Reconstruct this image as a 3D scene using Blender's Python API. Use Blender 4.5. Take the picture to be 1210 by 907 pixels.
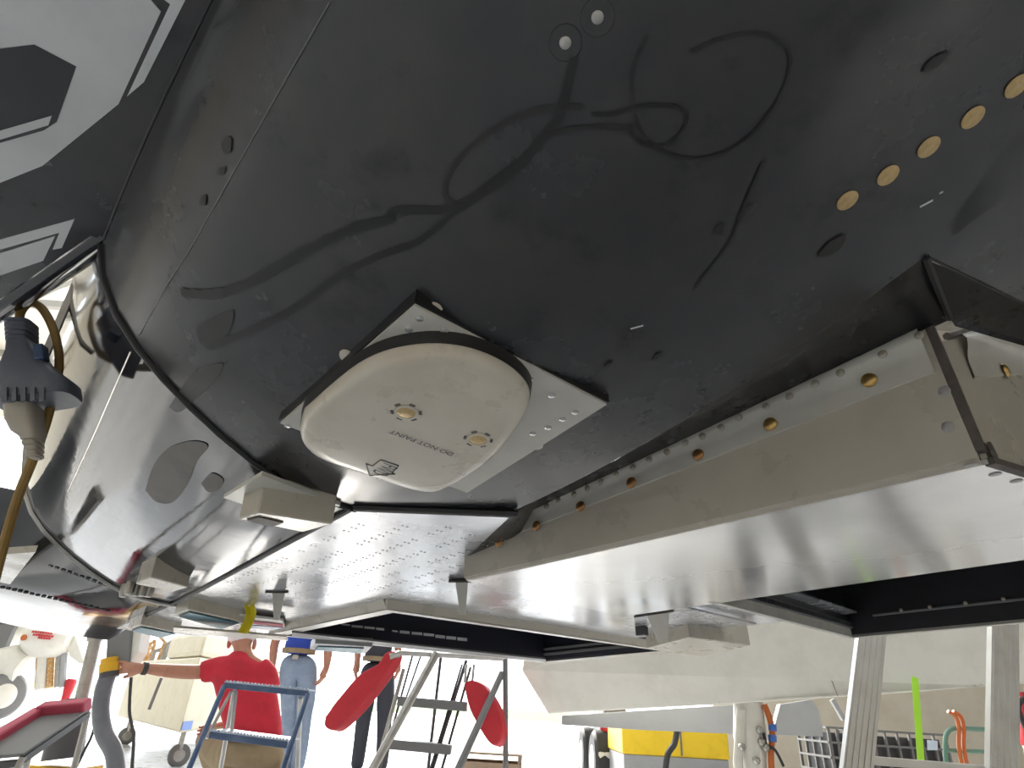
import bpy, bmesh, math, random
from mathutils import Vector, Matrix
random.seed(7)
for o in list(bpy.data.objects): bpy.data.objects.remove(o)
COL = bpy.context.scene.collection
V = Vector
sc = bpy.context.scene

# ------------------------------------------------------------------ camera
F_PX, CX, CY = 720.0, 605.0, 453.5
CAM = V((0, 0, 0.66))
def basis(roll, hy):
    a = math.atan(roll); p = math.atan((hy-CY)*math.cos(a)/F_PX)
    F = V((0, math.cos(p), math.sin(p))); U0 = V((0, -math.sin(p), math.cos(p))); R0 = V((1, 0, 0))
    return R0*math.cos(a)+U0*math.sin(a), -R0*math.sin(a)+U0*math.cos(a), F
CR, CU, CF = basis(0.06, 835)          # the level ground
AR, AU, AF = basis(0.0, 862)           # the aircraft sits a little nose-high and banked on its jacks
cd = bpy.data.cameras.new('camera'); cd.sensor_width = 36; cd.lens = F_PX/1210*36; cd.clip_start = 0.01; cd.clip_end = 500
co = bpy.data.objects.new('camera', cd); COL.objects.link(co)
m = Matrix((( CR.x, CU.x, -CF.x, CAM.x), (CR.y, CU.y, -CF.y, CAM.y), (CR.z, CU.z, -CF.z, CAM.z), (0, 0, 0, 1)))
co.matrix_world = m; sc.camera = co

# ------------------------------------------------------------------ light
EXPOSURE = 0.84
w = bpy.data.worlds.new('sky'); sc.world = w; w.use_nodes = True
bgn = w.node_tree.nodes['Background']; bgn.inputs[0].default_value = (0.86, 0.93, 1.0, 1); bgn.inputs[1].default_value = 2.6
sd = bpy.data.lights.new('sun', 'SUN'); sd.energy = 6.0; sd.angle = 0.02; sd.color = (1, 0.95, 0.87)
so = bpy.data.objects.new('sun', sd); COL.objects.link(so)
so.rotation_euler = V((0.28, -0.88, -0.46)).to_track_quat('-Z', 'Y').to_euler()
vs = sc.view_settings; vs.view_transform = 'Standard'; vs.look = 'None'; vs.gamma = 1; vs.exposure = EXPOSURE; vs.use_curve_mapping = False

# ------------------------------------------------------------------ frames and unprojection
def ray(px, py): return CR*(px-CX)-CU*(py-CY)+CF*F_PX
def gz(px, py, z):                      # point of the place at height z
    r = ray(px, py); return CAM+r*((z-CAM.z)/r.z)
def gy(px, py, y):                      # point of the place at depth y
    r = ray(px, py); return CAM+r*(y/r.y)
S = 0.30                                # one aircraft unit in metres
s2 = math.sqrt(.5)
_A, _B, _W = V((-s2, s2, 0)), V((s2, s2, 0)), V((0, 0, 1))
def toworld(v): return CR*v.dot(AR)+CU*v.dot(AU)+CF*v.dot(AF)
WA, WB, WW = toworld(_A), toworld(_B), toworld(_W)     # forward, sideways, up of the aircraft
def P(a, b, c): return CAM+S*(WA*a+WB*b+WW*c)
def acray(px, py):
    r = AR*(px-CX)-AU*(py-CY)+AF*F_PX
    return V((r.dot(_A), r.dot(_B), r.dot(_W)))
def ac(px, py, ax, val):
    d = acray(px, py); return d*(val/d[ax])
def pw(px, py, wv): return ac(px, py, 2, wv)
def AV(v): return P(*v)

# ------------------------------------------------------------------ materials
MATS = {}
def mat(name, col, rough=.5, metal=0, coat=0, col2=None, nscale=6, lo=.45, hi=.65, rvar=0, bump=0, bscale=60, emit=None, spec=None, trans=0, dirt=None, stretch=None):
    mt = bpy.data.materials.new(name); mt.use_nodes = True; nt = mt.node_tree; b = nt.nodes['Principled BSDF']
    b.inputs['Base Color'].default_value = (*col, 1); b.inputs['Roughness'].default_value = rough; b.inputs['Metallic'].default_value = metal
    b.inputs['Coat Weight'].default_value = coat; b.inputs['Coat Roughness'].default_value = .05
    if spec is not None: b.inputs['Specular IOR Level'].default_value = spec
    if trans: b.inputs['Transmission Weight'].default_value = trans
    tc = nt.nodes.new('ShaderNodeTexCoord'); src = tc.outputs['Object']
    if stretch:
        mp = nt.nodes.new('ShaderNodeMapping'); mp.inputs['Scale'].default_value = stretch; nt.links.new(src, mp.inputs[0]); src = mp.outputs[0]
    def noise(sc_, det=6):
        n = nt.nodes.new('ShaderNodeTexNoise'); n.inputs['Scale'].default_value = sc_; n.inputs['Detail'].default_value = det
        n.inputs['Roughness'].default_value = .62; nt.links.new(src, n.inputs['Vector']); return n.outputs['Fac']
    def ramp(fac, a, c, lo_, hi_):
        r = nt.nodes.new('ShaderNodeValToRGB'); r.color_ramp.elements[0].position = lo_; r.color_ramp.elements[1].position = hi_
        r.color_ramp.elements[0].color = a; r.color_ramp.elements[1].color = c; nt.links.new(fac, r.inputs[0]); return r.outputs[0]
    last = None
    if col2:
        last = ramp(noise(nscale), (*col, 1), (*col2, 1), lo, hi); nt.links.new(last, b.inputs['Base Color'])
    if dirt:
        mx = nt.nodes.new('ShaderNodeMixRGB'); mx.blend_type = 'MIX'
        nt.links.new(ramp(noise(dirt[1], 10), (0, 0, 0, 1), (1, 1, 1, 1), dirt[2], dirt[3]), mx.inputs[0])
        if last: nt.links.new(last, mx.inputs[1])
        else: mx.inputs[1].default_value = (*col, 1)
        mx.inputs[2].default_value = (*dirt[0], 1); nt.links.new(mx.outputs[0], b.inputs['Base Color'])
    if rvar:
        r1 = max(.02, rough-rvar); r2 = rough+rvar
        nt.links.new(ramp(noise(nscale*1.3), (r1, r1, r1, 1), (r2, r2, r2, 1), .38, .68), b.inputs['Roughness'])
    if bump:
        bp = nt.nodes.new('ShaderNodeBump'); bp.inputs['Strength'].default_value = bump; bp.inputs['Distance'].default_value = .01
        nt.links.new(noise(bscale, 3), bp.inputs['Height']); nt.links.new(bp.outputs[0], b.inputs['Normal'])
    if emit: b.inputs['Emission Color'].default_value = (*emit[0], 1); b.inputs['Emission Strength'].default_value = emit[1]
    MATS[name] = mt; return mt
mat('black_paint', (.031, .032, .036), .25, col2=(.045, .043, .043), nscale=4, rvar=.08, dirt=((.016, .016, .018), 14, .55, .72), bump=.02, bscale=9)
mat('gloss_black', (.018, .018, .022), .09, col2=(.030, .029, .031), nscale=4, rvar=.05, bump=.05, bscale=7, spec=.8)
mat('groove_black', (.008, .008, .010), .32, spec=.25, col2=(.02, .02, .022), nscale=12, rvar=.06)
mat('insignia_white', (.60, .61, .60), .30, col2=(.52, .53, .52), nscale=5)
mat('insignia_black', (.022, .022, .028), .30)
mat('streak', (.006, .006, .007), .5)
mat('faint_streak', (.013, .012, .012), .45)
mat('rubber_black', (.012, .012, .013), .45)
mat('beige_paint', (.50, .46, .385), .33, col2=(.46, .42, .35), nscale=8, rvar=.08, dirt=((.20, .17, .13), 60, .70, .78))
mat('radome_beige', (.60, .55, .46), .32, col2=(.55, .49, .40), nscale=9, rvar=.06, dirt=((.10, .08, .05), 95, .735, .76))
mat('plate_beige', (.56, .54, .48), .34, col2=(.50, .48, .43), nscale=14)
mat('plate_silver', (.58, .58, .57), .17, metal=.55, col2=(.50, .50, .50), nscale=3, rvar=.04)
mat('skin_silver', (.50, .51, .53), .24, metal=.5, col2=(.42, .43, .46), nscale=4, rvar=.08, bump=.02, bscale=3, dirt=((.34, .34, .36), 7, .60, .78))
mat('rivet_grey', (.38, .37, .36), .4, metal=.3)
mat('rivet_tan', (.42, .38, .31), .35, metal=.2)
mat('sealant', (.085, .072, .062), .6, col2=(.12, .10, .09), nscale=40)
mat('gold', (.60, .40, .14), .34, metal=.85, col2=(.45, .28, .10), nscale=120)
mat('pale_gold', (.56, .40, .19), .45, metal=.35, col2=(.46, .32, .14), nscale=150)
mat('copper', (.42, .22, .09), .35, metal=.8)
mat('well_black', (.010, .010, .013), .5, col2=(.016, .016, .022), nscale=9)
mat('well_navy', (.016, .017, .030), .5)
mat('slot_daylight', (.9, .9, .92), .3)  # white colour carries the daylight of the bay slots
mat('stain_brown', (.11, .095, .08), .55, col2=(.08, .07, .06), nscale=14)
mat('grey_paint', (.33, .34, .35), .45, col2=(.30, .31, .32), nscale=5)
mat('mid_grey', (.16, .16, .16), .5)
mat('dark_grey', (.05, .05, .055), .5)
mat('teal', (.06, .17, .22), .5)
mat('white_paint', (.70, .68, .62), .35, col2=(.64, .62, .56), nscale=7)
mat('red', (.52, .022, .035), .45, col2=(.45, .018, .03), nscale=8)
mat('red_cloth', (.50, .018, .038), .85, col2=(.40, .014, .030), nscale=9)
mat('pink_red', (.45, .06, .10), .6)
mat('yellow', (.80, .55, .015), .45, col2=(.72, .49, .01), nscale=9)
mat('ochre', (.62, .34, .01), .5)
mat('streamer_yellow', (.75, .62, .02), .6)
mat('aluminium', (.62, .62, .60), .32, metal=.8, col2=(.55, .54, .52), nscale=6)
mat('steel', (.42, .41, .39), .33, metal=.8, col2=(.34, .33, .31), nscale=12)
mat('blue_metal', (.06, .10, .19), .35, metal=.4, col2=(.10, .14, .23), nscale=10)
mat('tread_pale', (.50, .56, .66), .5, col2=(.42, .48, .58), nscale=60)
mat('denim', (.20, .27, .38), .9, col2=(.25, .32, .43), nscale=14, bump=.15, bscale=120)
mat('dark_cloth', (.035, .038, .05), .9)
mat('khaki', (.26, .20, .12), .9, col2=(.22, .17, .10), nscale=10)
mat('blue_cloth', (.02, .055, .36), .8)
mat('skin', (.42, .20, .13), .55, col2=(.36, .16, .10), nscale=14)
mat('white_cloth', (.75, .75, .77), .8)
mat('hair', (.20, .17, .14), .7)
mat('hose_grey', (.12, .125, .14), .42, col2=(.15, .155, .17), nscale=10)
mat('cord_ochre', (.28, .17, .045), .55, col2=(.22, .13, .035), nscale=20)
mat('plug_grey', (.11, .12, .15), .42, col2=(.14, .15, .18), nscale=25)
mat('plug_beige', (.40, .36, .30), .5)
mat('cart_cream', (.60, .54, .38), .5, col2=(.54, .48, .33), nscale=7, dirt=((.22, .17, .10), 40, .68, .76))
mat('rubber', (.03, .03, .032), .7)
mat('floor_paint', (.70, .71, .73), .28, col2=(.63, .64, .66), nscale=1.2, rvar=.06)
mat('concrete', (.62, .60, .56), .8, col2=(.55, .53, .50), nscale=.4)
mat('grass', (.050, .105, .012), .9, col2=(.065, .125, .018), nscale=.6)
mat('wall_cream', (.62, .56, .46), .7, col2=(.56, .50, .40), nscale=3)
mat('ceiling_cream', (.66, .62, .54), .7)
mat('beam', (.36, .34, .30), .6)
mat('leaf', (.10, .20, .09), .8, col2=(.16, .27, .13), nscale=3)
mat('bark', (.12, .09, .06), .9)
mat('lime', (.45, .85, .05), .6)
mat('orange', (.48, .12, .025), .5)
mat('green_tube', (.10, .22, .17), .45)
mat('rust', (.45, .22, .05), .6, col2=(.60, .45, .30), nscale=30)
mat('blue_label', (.05, .15, .50), .5)
mat('strap_grey', (.33, .30, .26), .7)
mat('wood', (.34, .26, .18), .7)
mat('glass_pale', (.55, .65, .75), .2)

# ------------------------------------------------------------------ mesh helpers
class MB:
    def __init__(s): s.v = []; s.f = []
    def poly(s, pts):
        i = len(s.v); s.v += [V(p) for p in pts]; s.f.append(tuple(range(i, i+len(pts)))); return s
    def prism(s, pts, off):
        n = len(pts); i = len(s.v); off = V(off); s.v += [V(p) for p in pts]+[V(p)+off for p in pts]
        s.f.append(tuple(range(i+n-1, i-1, -1))); s.f.append(tuple(range(i+n, i+2*n)))
        for k in range(n): s.f.append((i+k, i+(k+1)%n, i+n+(k+1)%n, i+n+k))
        return s
    def hexa(s, b, t):
        i = len(s.v); s.v += [V(p) for p in b]+[V(p) for p in t]
        for q in ((3, 2, 1, 0), (4, 5, 6, 7), (0, 1, 5, 4), (1, 2, 6, 5), (2, 3, 7, 6), (3, 0, 4, 7)): s.f.append(tuple(i+k for k in q))
        return s
    def box(s, c, sx, sy, sz, X=V((1, 0, 0)), Y=V((0, 1, 0)), Z=V((0, 0, 1))):
        c = V(c); X = X*sx/2; Y = Y*sy/2; Z = Z*sz/2
        return s.hexa([c-X-Y-Z, c+X-Y-Z, c+X+Y-Z, c-X+Y-Z], [c-X-Y+Z, c+X-Y+Z, c+X+Y+Z, c-X+Y+Z])
    def bar(s, p, q, wx, wy, up=V((0, 0, 1))):           # rectangular bar from p to q
        p = V(p); q = V(q); d = (q-p).normalized(); x = d.cross(up)
        if x.length < 1e-4: x = d.cross(V((1, 0, 0)))
        x.normalize(); y = x.cross(d).normalized(); x = x*wx/2; y = y*wy/2
        return s.hexa([p-x-y, p+x-y, p+x+y, p-x+y], [q-x-y, q+x-y, q+x+y, q-x+y])
    def tube(s, pts, r, n=8, cap=True):
        pts = [V(p) for p in pts]; k = len(pts); rs = r if isinstance(r, (list, tuple)) else [r]*k
        base = len(s.v); ref = None
        for j in range(k):
            d = (pts[min(j+1, k-1)]-pts[max(j-1, 0)]).normalized()
            if ref is None: ref = d.orthogonal().normalized()
            ref = (ref-d*ref.dot(d)).normalized(); o2 = d.cross(ref)
            for t in range(n):
                an = 2*math.pi*t/n; s.v.append(pts[j]+(ref*math.cos(an)+o2*math.sin(an))*rs[j])
        for j in range(k-1):
            for t in range(n):
                s.f.append((base+j*n+t, base+j*n+(t+1)%n, base+(j+1)*n+(t+1)%n, base+(j+1)*n+t))
        if cap:
            s.f.append(tuple(base+t for t in range(n-1, -1, -1))); s.f.append(tuple(base+(k-1)*n+t for t in range(n)))
        return s
    def lathe(s, o, ax, prof, n=24):                      # prof: (along, radius)
        o = V(o); ax = V(ax).normalized()
        return s.tube_rings([o+ax*h for h, r in prof], [r for h, r in prof], ax, n)
    def tube_rings(s, cs, rs, ax, n):
        x = ax.orthogonal().normalized(); y = ax.cross(x); base = len(s.v)
        for c, r in zip(cs, rs):
            for t in range(n):
                an = 2*math.pi*t/n; s.v.append(c+(x*math.cos(an)+y*math.sin(an))*r)
        k = len(cs)
        for j in range(k-1):
            for t in range(n): s.f.append((base+j*n+t, base+j*n+(t+1)%n, base+(j+1)*n+(t+1)%n, base+(j+1)*n+t))
        s.f.append(tuple(base+t for t in range(n-1, -1, -1))); s.f.append(tuple(base+(k-1)*n+t for t in range(n)))
        return s
    def grid(s, rows, close=False):
        base = len(s.v); n = len(rows[0])
        for r in rows: s.v += [V(p) for p in r]
        for j in range(len(rows)-1):
            for i in range(n-1): s.f.append((base+j*n+i, base+j*n+i+1, base+(j+1)*n+i+1, base+(j+1)*n+i))
        return s
    def ball(s, c, rx, ry, rz, X=V((1, 0, 0)), Y=V((0, 1, 0)), Z=V((0, 0, 1)), n=14, k=9):
        base = len(s.v); c = V(c)
        for j in range(k+1):
            th = math.pi*j/k
            for t in range(n):
                ph = 2*math.pi*t/n
                s.v.append(c+X*(rx*math.sin(th)*math.cos(ph))+Y*(ry*math.sin(th)*math.sin(ph))+Z*(rz*math.cos(th)))
        for j in range(k):
            for t in range(n): s.f.append((base+j*n+t, base+(j+1)*n+t, base+(j+1)*n+(t+1)%n, base+j*n+(t+1)%n))
        return s
    def build(s, name, material, parent=None, smooth=False, bevel=0, thick=0, subsurf=0, auto=35):
        me = bpy.data.meshes.new(name); me.from_pydata([tuple(p) for p in s.v], [], s.f)
        bm = bmesh.new(); bm.from_mesh(me); bmesh.ops.remove_doubles(bm, verts=bm.verts, dist=1e-5)
        bmesh.ops.recalc_face_normals(bm, faces=bm.faces); bm.to_mesh(me); bm.free()
        me.materials.append(MATS[material] if isinstance(material, str) else material)
        o = bpy.data.objects.new(name, me); COL.objects.link(o)
        if parent is not None: setp(o, parent)
        if thick:
            md = o.modifiers.new('t', 'SOLIDIFY'); md.thickness = thick; md.offset = 0
        if bevel:
            md = o.modifiers.new('b', 'BEVEL'); md.width = bevel; md.segments = 2; md.limit_method = 'ANGLE'
        if subsurf:
            md = o.modifiers.new('s', 'SUBSURF'); md.levels = subsurf; md.render_levels = subsurf
        if smooth:
            for p in me.polygons: p.use_smooth = True
            try: me.set_sharp_from_angle(angle=math.radians(auto))
            except Exception: pass
        return o
def setp(o, parent):
    o.parent = parent
    o.matrix_parent_inverse = Matrix.Translation(-V(parent.location)) if parent.type == 'EMPTY' else Matrix.Identity(4)
def thing(name, label, cat, loc, group=None):
    o = bpy.data.objects.new(name, None); COL.objects.link(o); o.location = loc; o.empty_display_size = .05
    o['label'] = label; o['category'] = cat
    if group: o['group'] = group
    return o
def tag(o, label, cat, group=None):
    o['label'] = label; o['category'] = cat
    if group: o['group'] = group
    return o
def struct(o): o['kind'] = 'structure'; return o
def inst(name, me, parent, loc, X, Y, Z):                  # copy sharing mesh data, set on a surface
    o = bpy.data.objects.new(name, me); COL.objects.link(o)
    M = Matrix(((X.x, Y.x, Z.x, loc.x), (X.y, Y.y, Z.y, loc.y), (X.z, Y.z, Z.z, loc.z), (0, 0, 0, 1)))
    o.parent = parent
    off = V(parent.location) if parent.type == 'EMPTY' else V((0, 0, 0))
    o.matrix_parent_inverse = Matrix.Translation(-off); o.matrix_basis = M
    return o
def spline(pts, n=8):                                       # Catmull-Rom
    pts = [V(p) for p in pts]; out = []
    for i in range(len(pts)-1):
        p0 = pts[max(i-1, 0)]; p1 = pts[i]; p2 = pts[i+1]; p3 = pts[min(i+2, len(pts)-1)]
        for k in range(n):
            t = k/n
            out.append(.5*((2*p1)+(p2-p0)*t+(2*p0-5*p1+4*p2-p3)*t*t+(3*p1-p0-3*p2+p3)*t**3))
    out.append(pts[-1]); return out
def disc_mesh(name, r, h, material, dome=0, slot=False, n=14):
    mb = MB(); prof = [(0, r), (h*.6, r), (h, r*.82)]
    if dome: prof = [(0, r), (h*.45, r*.93), (h*.8, r*.7), (h, r*.35)]
    mb.lathe((0, 0, 0), (0, 0, 1), prof, n)
    o = mb.build(name+'_proto', material, None, smooth=True); me = o.data; bpy.data.objects.remove(o); me.name = name
    return me

# ================================================================== SETTING: hangar and apron
struct(MB().hexa([(-16, -12, -.2), (14, -12, -.2), (14, 14, -.2), (-16, 14, -.2)], [(-16, -12, 0), (14, -12, 0), (14, 14, 0), (-16, 14, 0)]).build('floor', 'floor_paint'))
struct(MB().hexa([(-90, 14, -.25), (90, 14, -.25), (90, 42, -.25), (-90, 42, -.25)], [(-90, 14, -.01), (90, 14, -.01), (90, 42, -.01), (-90, 42, -.01)]).build('apron', 'concrete'))
g = MB().hexa([(-160, 42, -.3), (160, 42, -.3), (160, 220, -.3), (-160, 220, -.3)], [(-160, 42, -.01), (160, 42, -.01), (160, 220, -.01), (-160, 220, -.01)]).build('grass_field', 'grass'); g['kind'] = 'structure'
struct(MB().box((14.1, 1, 3.4), .2, 26, 6.8).build('wall_right', 'wall_cream'))
struct(MB().box((-16.1, 1, 3.4), .2, 26, 6.8).build('wall_left', 'wall_cream'))
struct(MB().box((-1, -12.1, 3.4), 30.4, .2, 6.8).build('wall_back', 'wall_cream'))
struct(MB().box((8.55, 9.1, 3.4), 11.3, .2, 6.8).build('wall_front', 'wall_cream'))
struct(MB().box((-1, 14.1, 6.55), 30.4, .2, .5).build('trim_1', 'wall_cream'))
# roof with long open skylight slots
cm = MB(); xs = [-16.2, -13.2, -12.2, -8.4, -7.4, -3.0, -2.0, 2.5, 3.5, 8, 9, 14.2]
for i in range(0, len(xs)-1, 2): cm.hexa([(xs[i], -12.2, 6.8), (xs[i+1], -12.2, 6.8), (xs[i+1], 14.2, 6.8), (xs[i], 14.2, 6.8)], [(xs[i], -12.2, 6.9), (xs[i+1], -12.2, 6.9), (xs[i+1], 14.2, 6.9), (xs[i], 14.2, 6.9)])
for y0 in (-12.2, -7, -1.8, 3.4, 8.6, 13.8):
    for i in range(1, len(xs)-1, 2): cm.hexa([(xs[i], y0, 6.8), (xs[i+1], y0, 6.8), (xs[i+1], y0+.4, 6.8), (xs[i], y0+.4, 6.8)], [(xs[i], y0, 6.9), (xs[i+1], y0, 6.9), (xs[i+1], y0+.4, 6.9), (xs[i], y0+.4, 6.9)])
ceil = struct(cm.build('ceiling', 'ceiling_cream'))
for y in (-9, -5.5, -2, 1.5, 5, 8.4, 11.5):
    mb = MB(); mb.box((-1, y, 6.72), 30, .12, .16); mb.box((-1, y, 6.05), 30, .10, .12)
    for k in range(20):
        x = -15.5+k*1.5; mb.bar((x, y, 6.1), (x+.75, y, 6.66), .05, .05); mb.bar((x+.75, y, 6.66), (x+1.5, y, 6.1), .05, .05)
    b = mb.build('roof_truss', 'beam', ceil)

# ================================================================== THE AIRCRAFT
JET = thing('aircraft', 'large black and grey aircraft on a jack, its underside overhead', 'aircraft', P(3, 2, 1.4))
PROF = [(.10, 2.1), (.16, 1.88), (.22, 1.72), (.31, 1.58), (.43, 1.46), (.56, 1.36), (.70, 1.27), (.86, 1.18), (1.03, 1.10), (1.17, 1.05), (1.31, 1.02), (1.45, 1.005), (1.6, 1.0)]
A0 = 2.75
def rise(a):
    d = A0-a
    return 0 if d <= 0 else (.06*d*d if d < 2.6 else .4056+.312*(d-2.6))
def wing_w(a): return 1.88+.04*(A0-a)
def fus(a, b):
    bs = .07*(a-A0) if a < A0 else .10*(a-A0); ws = rise(a)
    x = b-bs
    if x <= PROF[0][0]: return PROF[0][1]+ws+(PROF[0][0]-x)*4
    if x >= 1.6: return 1.0+ws
    for (b0, w0), (b1, w1) in zip(PROF, PROF[1:]):
        if b0 <= x <= b1: return w0+(w1-w0)*(x-b0)/(b1-b0)+ws
def belly(a, b): return min(fus(a, b), wing_w(a)) if a < A0 else fus(a, b)
def hit(px, py, off=0.0):                                    # where a sight line meets the underside
    d = acray(px, py); t0, t = 0, .002
    while t < .02:
        if d.z*t >= belly(d.x*t, d.y*t): break
        t0 = t; t += .0001
    for _ in range(24):
        tm = (t0+t)/2
        if d.z*tm >= belly(d.x*tm, d.y*tm): t = tm
        else: t0 = tm
    v = d*t; return V((v.x, v.y, v.z-off))
def surf_n(a, b):                                            # outward (downward) normal in aircraft coordinates
    e = .01; da = (belly(a+e, b)-belly(a-e, b))/(2*e); db = (belly(a, b+e)-belly(a, b-e))/(2*e)
    return V((da, db, -1)).normalized()
def wdir(v): return (WA*v.x+WB*v.y+WW*v.z).normalized()
def frame_at(v):
    n = wdir(surf_n(v.x, v.y)); x = (WA-n*WA.dot(n)).normalized(); return x, n.cross(x), n

# -- aft skin
def BE(a): return 2.24-.05*max(0, 2.23-a)
rows = []; na = 40
for i in range(na+1):
    a = -5+(A0+5)*i/na; row = []
    for (b0, w0) in [(-.1, 2.9), (.0, 2.5)]+PROF+[(1.9, 1.0), (2.24, 1.0)]:
        bs = .07*(a-A0)
        b = b0+bs if b0 < 1.95 else BE(a)
        row.append(P(a, b, w0+rise(a)))
    rows.append(row)
MB().grid(rows).build('belly_skin', 'black_paint', JET, smooth=True, auto=50)
def flatw(a): return 1.0+rise(a)
K = .86                                                       # the fairing hangs lower than the panel beside it
def P2(a, b, c): return P(a*K, b*K, c*K)
def AV2(v): return P2(*v)
def bnd(b): return .13-.28*(b-2.13)                          # slanting aft end of the groove
GA = .13
MB().grid([[P(-5+(bnd(b)+5)*k/14, b, flatw(-5+(bnd(b)+5)*k/14)) for b in (1.9, 2.13, 3, 4, 6, 9)] for k in range(15)]).build('side_skin', 'black_paint', JET, smooth=True, auto=60)
# -- wing underside, letters on it
le0 = pw(118, 294, 1.88); le1 = pw(0, 366, 1.90); le2 = le1+(le1-le0)*3
def wp(a, b, d=0): return P(a, b, wing_w(a)+d)
wing = MB().prism([P(-5, .35, wing_w(-5)), P(le0.x, .35, wing_w(le0.x)), P(le0.x, le0.y, wing_w(le0.x)), P(le1.x, le1.y, wing_w(le1.x)), P(le2.x, le2.y, wing_w(le2.x)), P(-5, le2.y, wing_w(-5))], WW*.05).build('wing_underside', 'black_paint', JET, bevel=.020)
# rolled glossy leading edge
MB().tube([P(p.x-.085, p.y, wing_w(p.x)+.085) for p in (le0, le1, le2)], .026, 16).build('leading_edge', 'gloss_black', JET, smooth=True)
def decal(px_pts, name, material, parent, off=.004):
    pts = []
    for (x, y) in px_pts:
        v = pw(x, y, 1.9)
        for _ in range(5): v = pw(x, y, wing_w(v.x)-off)
        pts.append(AV(v))
    return MB().prism(pts, WW*(off*S*.9)).build(name, material, parent)
decal([(-60, -40), (130, -40), (176, -2), (190, 14), (140, 123), (50, 196), (-60, 240)], 'insignia_field', 'insignia_white', wing)
decal([(165, -40), (240, -40), (219, 0), (170, 97), (150, 114), (201, 5), (186, -6)], 'insignia_border', 'insignia_white', wing)
decal([(-60, 65), (40, 53), (90, 79), (67, 144), (52, 154), (-60, 186)], 'insignia_hexagon', 'insignia_black', wing, .006)
decal([(-60, 172), (61, 137), (57, 148), (-60, 183)], 'insignia_stripe', 'insignia_white', wing, .008)
decal([(-60, 300), (88, 259), (73, 293), (62, 295), (70, 275), (-60, 312)], 'insignia_bar', 'insignia_white', wing)
decal([(-60, 318), (65, 279), (51, 308), (-60, 346)], 'insignia_block', 'insignia_white', wing)
# joint between wing and body
mb = MB(); pts = []
for i in range(26):
    a = -3+5.7*i/25; b = .16
    lo_, hi_ = -.6, .8
    for _ in range(30):
        md = (lo_+hi_)/2
        if fus(a, md) > wing_w(a): lo_ = md
        else: hi_ = md
    pts.append(P(a, hi_, wing_w(a)-.004))
mb.tube(pts, .0018, 6).build('wing_seal', 'rubber_black', JET, smooth=True)

# -- forward skin
rows = []
FP = [(1.2, 4.6), (.5, 4.0), (.18, 3.3), (.06, 2.7), (.05, 2.35)]+PROF
for i in range(25):
    a = A0+(6.3-A0)*i/24; rows.append([P(a, b0+.10*(a-A0), w0) for b0, w0 in FP])
MB().grid(rows).build('forward_skin', 'gloss_black', JET, smooth=True, auto=50)
MB().tube([P(A0, b0, w0-.006) for b0, w0 in FP], .0045, 8).build('frame_seam', 'rubber_black', JET, smooth=True)
# fine lap line along the body
pts = [AV(hit(x, y, .003)) for x, y in [(390, 2), (350, 72), (306, 150), (262, 228), (223, 297), (200, 332), (165, 395)]]
MB().tube(pts, .0007, 5).build('lap_line', 'mid_grey', JET)
pts = [AV(hit(x, y, .003)) for x, y in [(154, 415), (135, 458), (108, 520), (80, 580)]]
MB().tube(pts, .0009, 5).build('lap_line', 'steel', JET)
# second frame and the swollen forward body
A2 = 6.3
rows = []
NP = [p for p in FP if p[1] <= 1.75]
for i in range(10):
    a = A2+(9.6-A2)*i/9; sp = .10*(a-A0); g_ = min(1, i/4.0); g_ = g_*g_*(3-2*g_)
    rows.append([P(a+.6, -3.2, 1.95)]+[P(a, b0+sp-max(0, (1.45-b0))*1.5*g_, w0) for b0, w0 in NP])
nose = MB().grid(rows).build('nose_skin', 'gloss_black', JET, smooth=True, auto=60)
MB().tube([P(A2, b0+.10*(A2-A0), w0-.008) for b0, w0 in FP[4:]], .007, 8).build('frame_seam', 'steel', JET, smooth=True)

from mathutils.bvhtree import BVHTree
nt_ = BVHTree.FromPolygons([v.co for v in nose.data.vertices], [tuple(p.vertices) for p in nose.data.polygons])
def nose_hit(px, py): return nt_.ray_cast(CAM, ray(px, py).normalized())
for (xa, ya, xb, yb, n_, m_) in [(-4, 692, 128, 721, 20, 'dark_grey'), (60, 668, 140, 697, 12, 'mid_grey')]:
    for k in range(n_):
        x, y = xa+(xb-xa)*k/(n_-1), ya+(yb-ya)*k/(n_-1); h_ = nose_hit(x, y)
        if h_[0] is None: continue
        N = h_[1] if h_[1].dot(ray(x, y)) < 0 else -h_[1]; X = (gy(x+5, y+1.1, 2)-gy(x, y, 2)).normalized(); X = (X-N*X.dot(N)).normalized()
        MB().box(h_[0]+N*.001, .010, .006, .003, X, N.cross(X), N).build('nose_clip', m_, nose)
# -- flat riveted belly panel
def poly_w(pts, wv): return [P(a, b, wv) for a, b in pts]
flat = MB().prism(poly_w([(2.74, 1.585), (2.23, 2.24), (3.12, 2.69), (3.12, 3.24), (4.80, 3.24), (8.4, 3.24), (8.4, 2.05), (5.43, 1.86)], 1.0), WW*.02*S).build('riveted_panel', 'skin_silver', JET)
MB().prism(poly_w([(3.12, 3.24), (4.80, 3.24), (4.80, 6.9), (3.12, 6.9)], 1.0), WW*.02*S).build('belly_panel', 'skin_silver', JET)
def edge(pts, r, m_, nm='edge_seal', par=None): return MB().tube([P(*p) for p in pts], r, 6).build(nm, m_, par or JET)
edge([(2.72, 1.57, .992), (2.2, 2.24, .992)], .006, 'rubber_black')
edge([(2.74, 1.575, .992), (5.43, 1.85, .992), (7.6, 2.0, .992)], .0045, 'rubber_black')
mb = MB()
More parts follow.
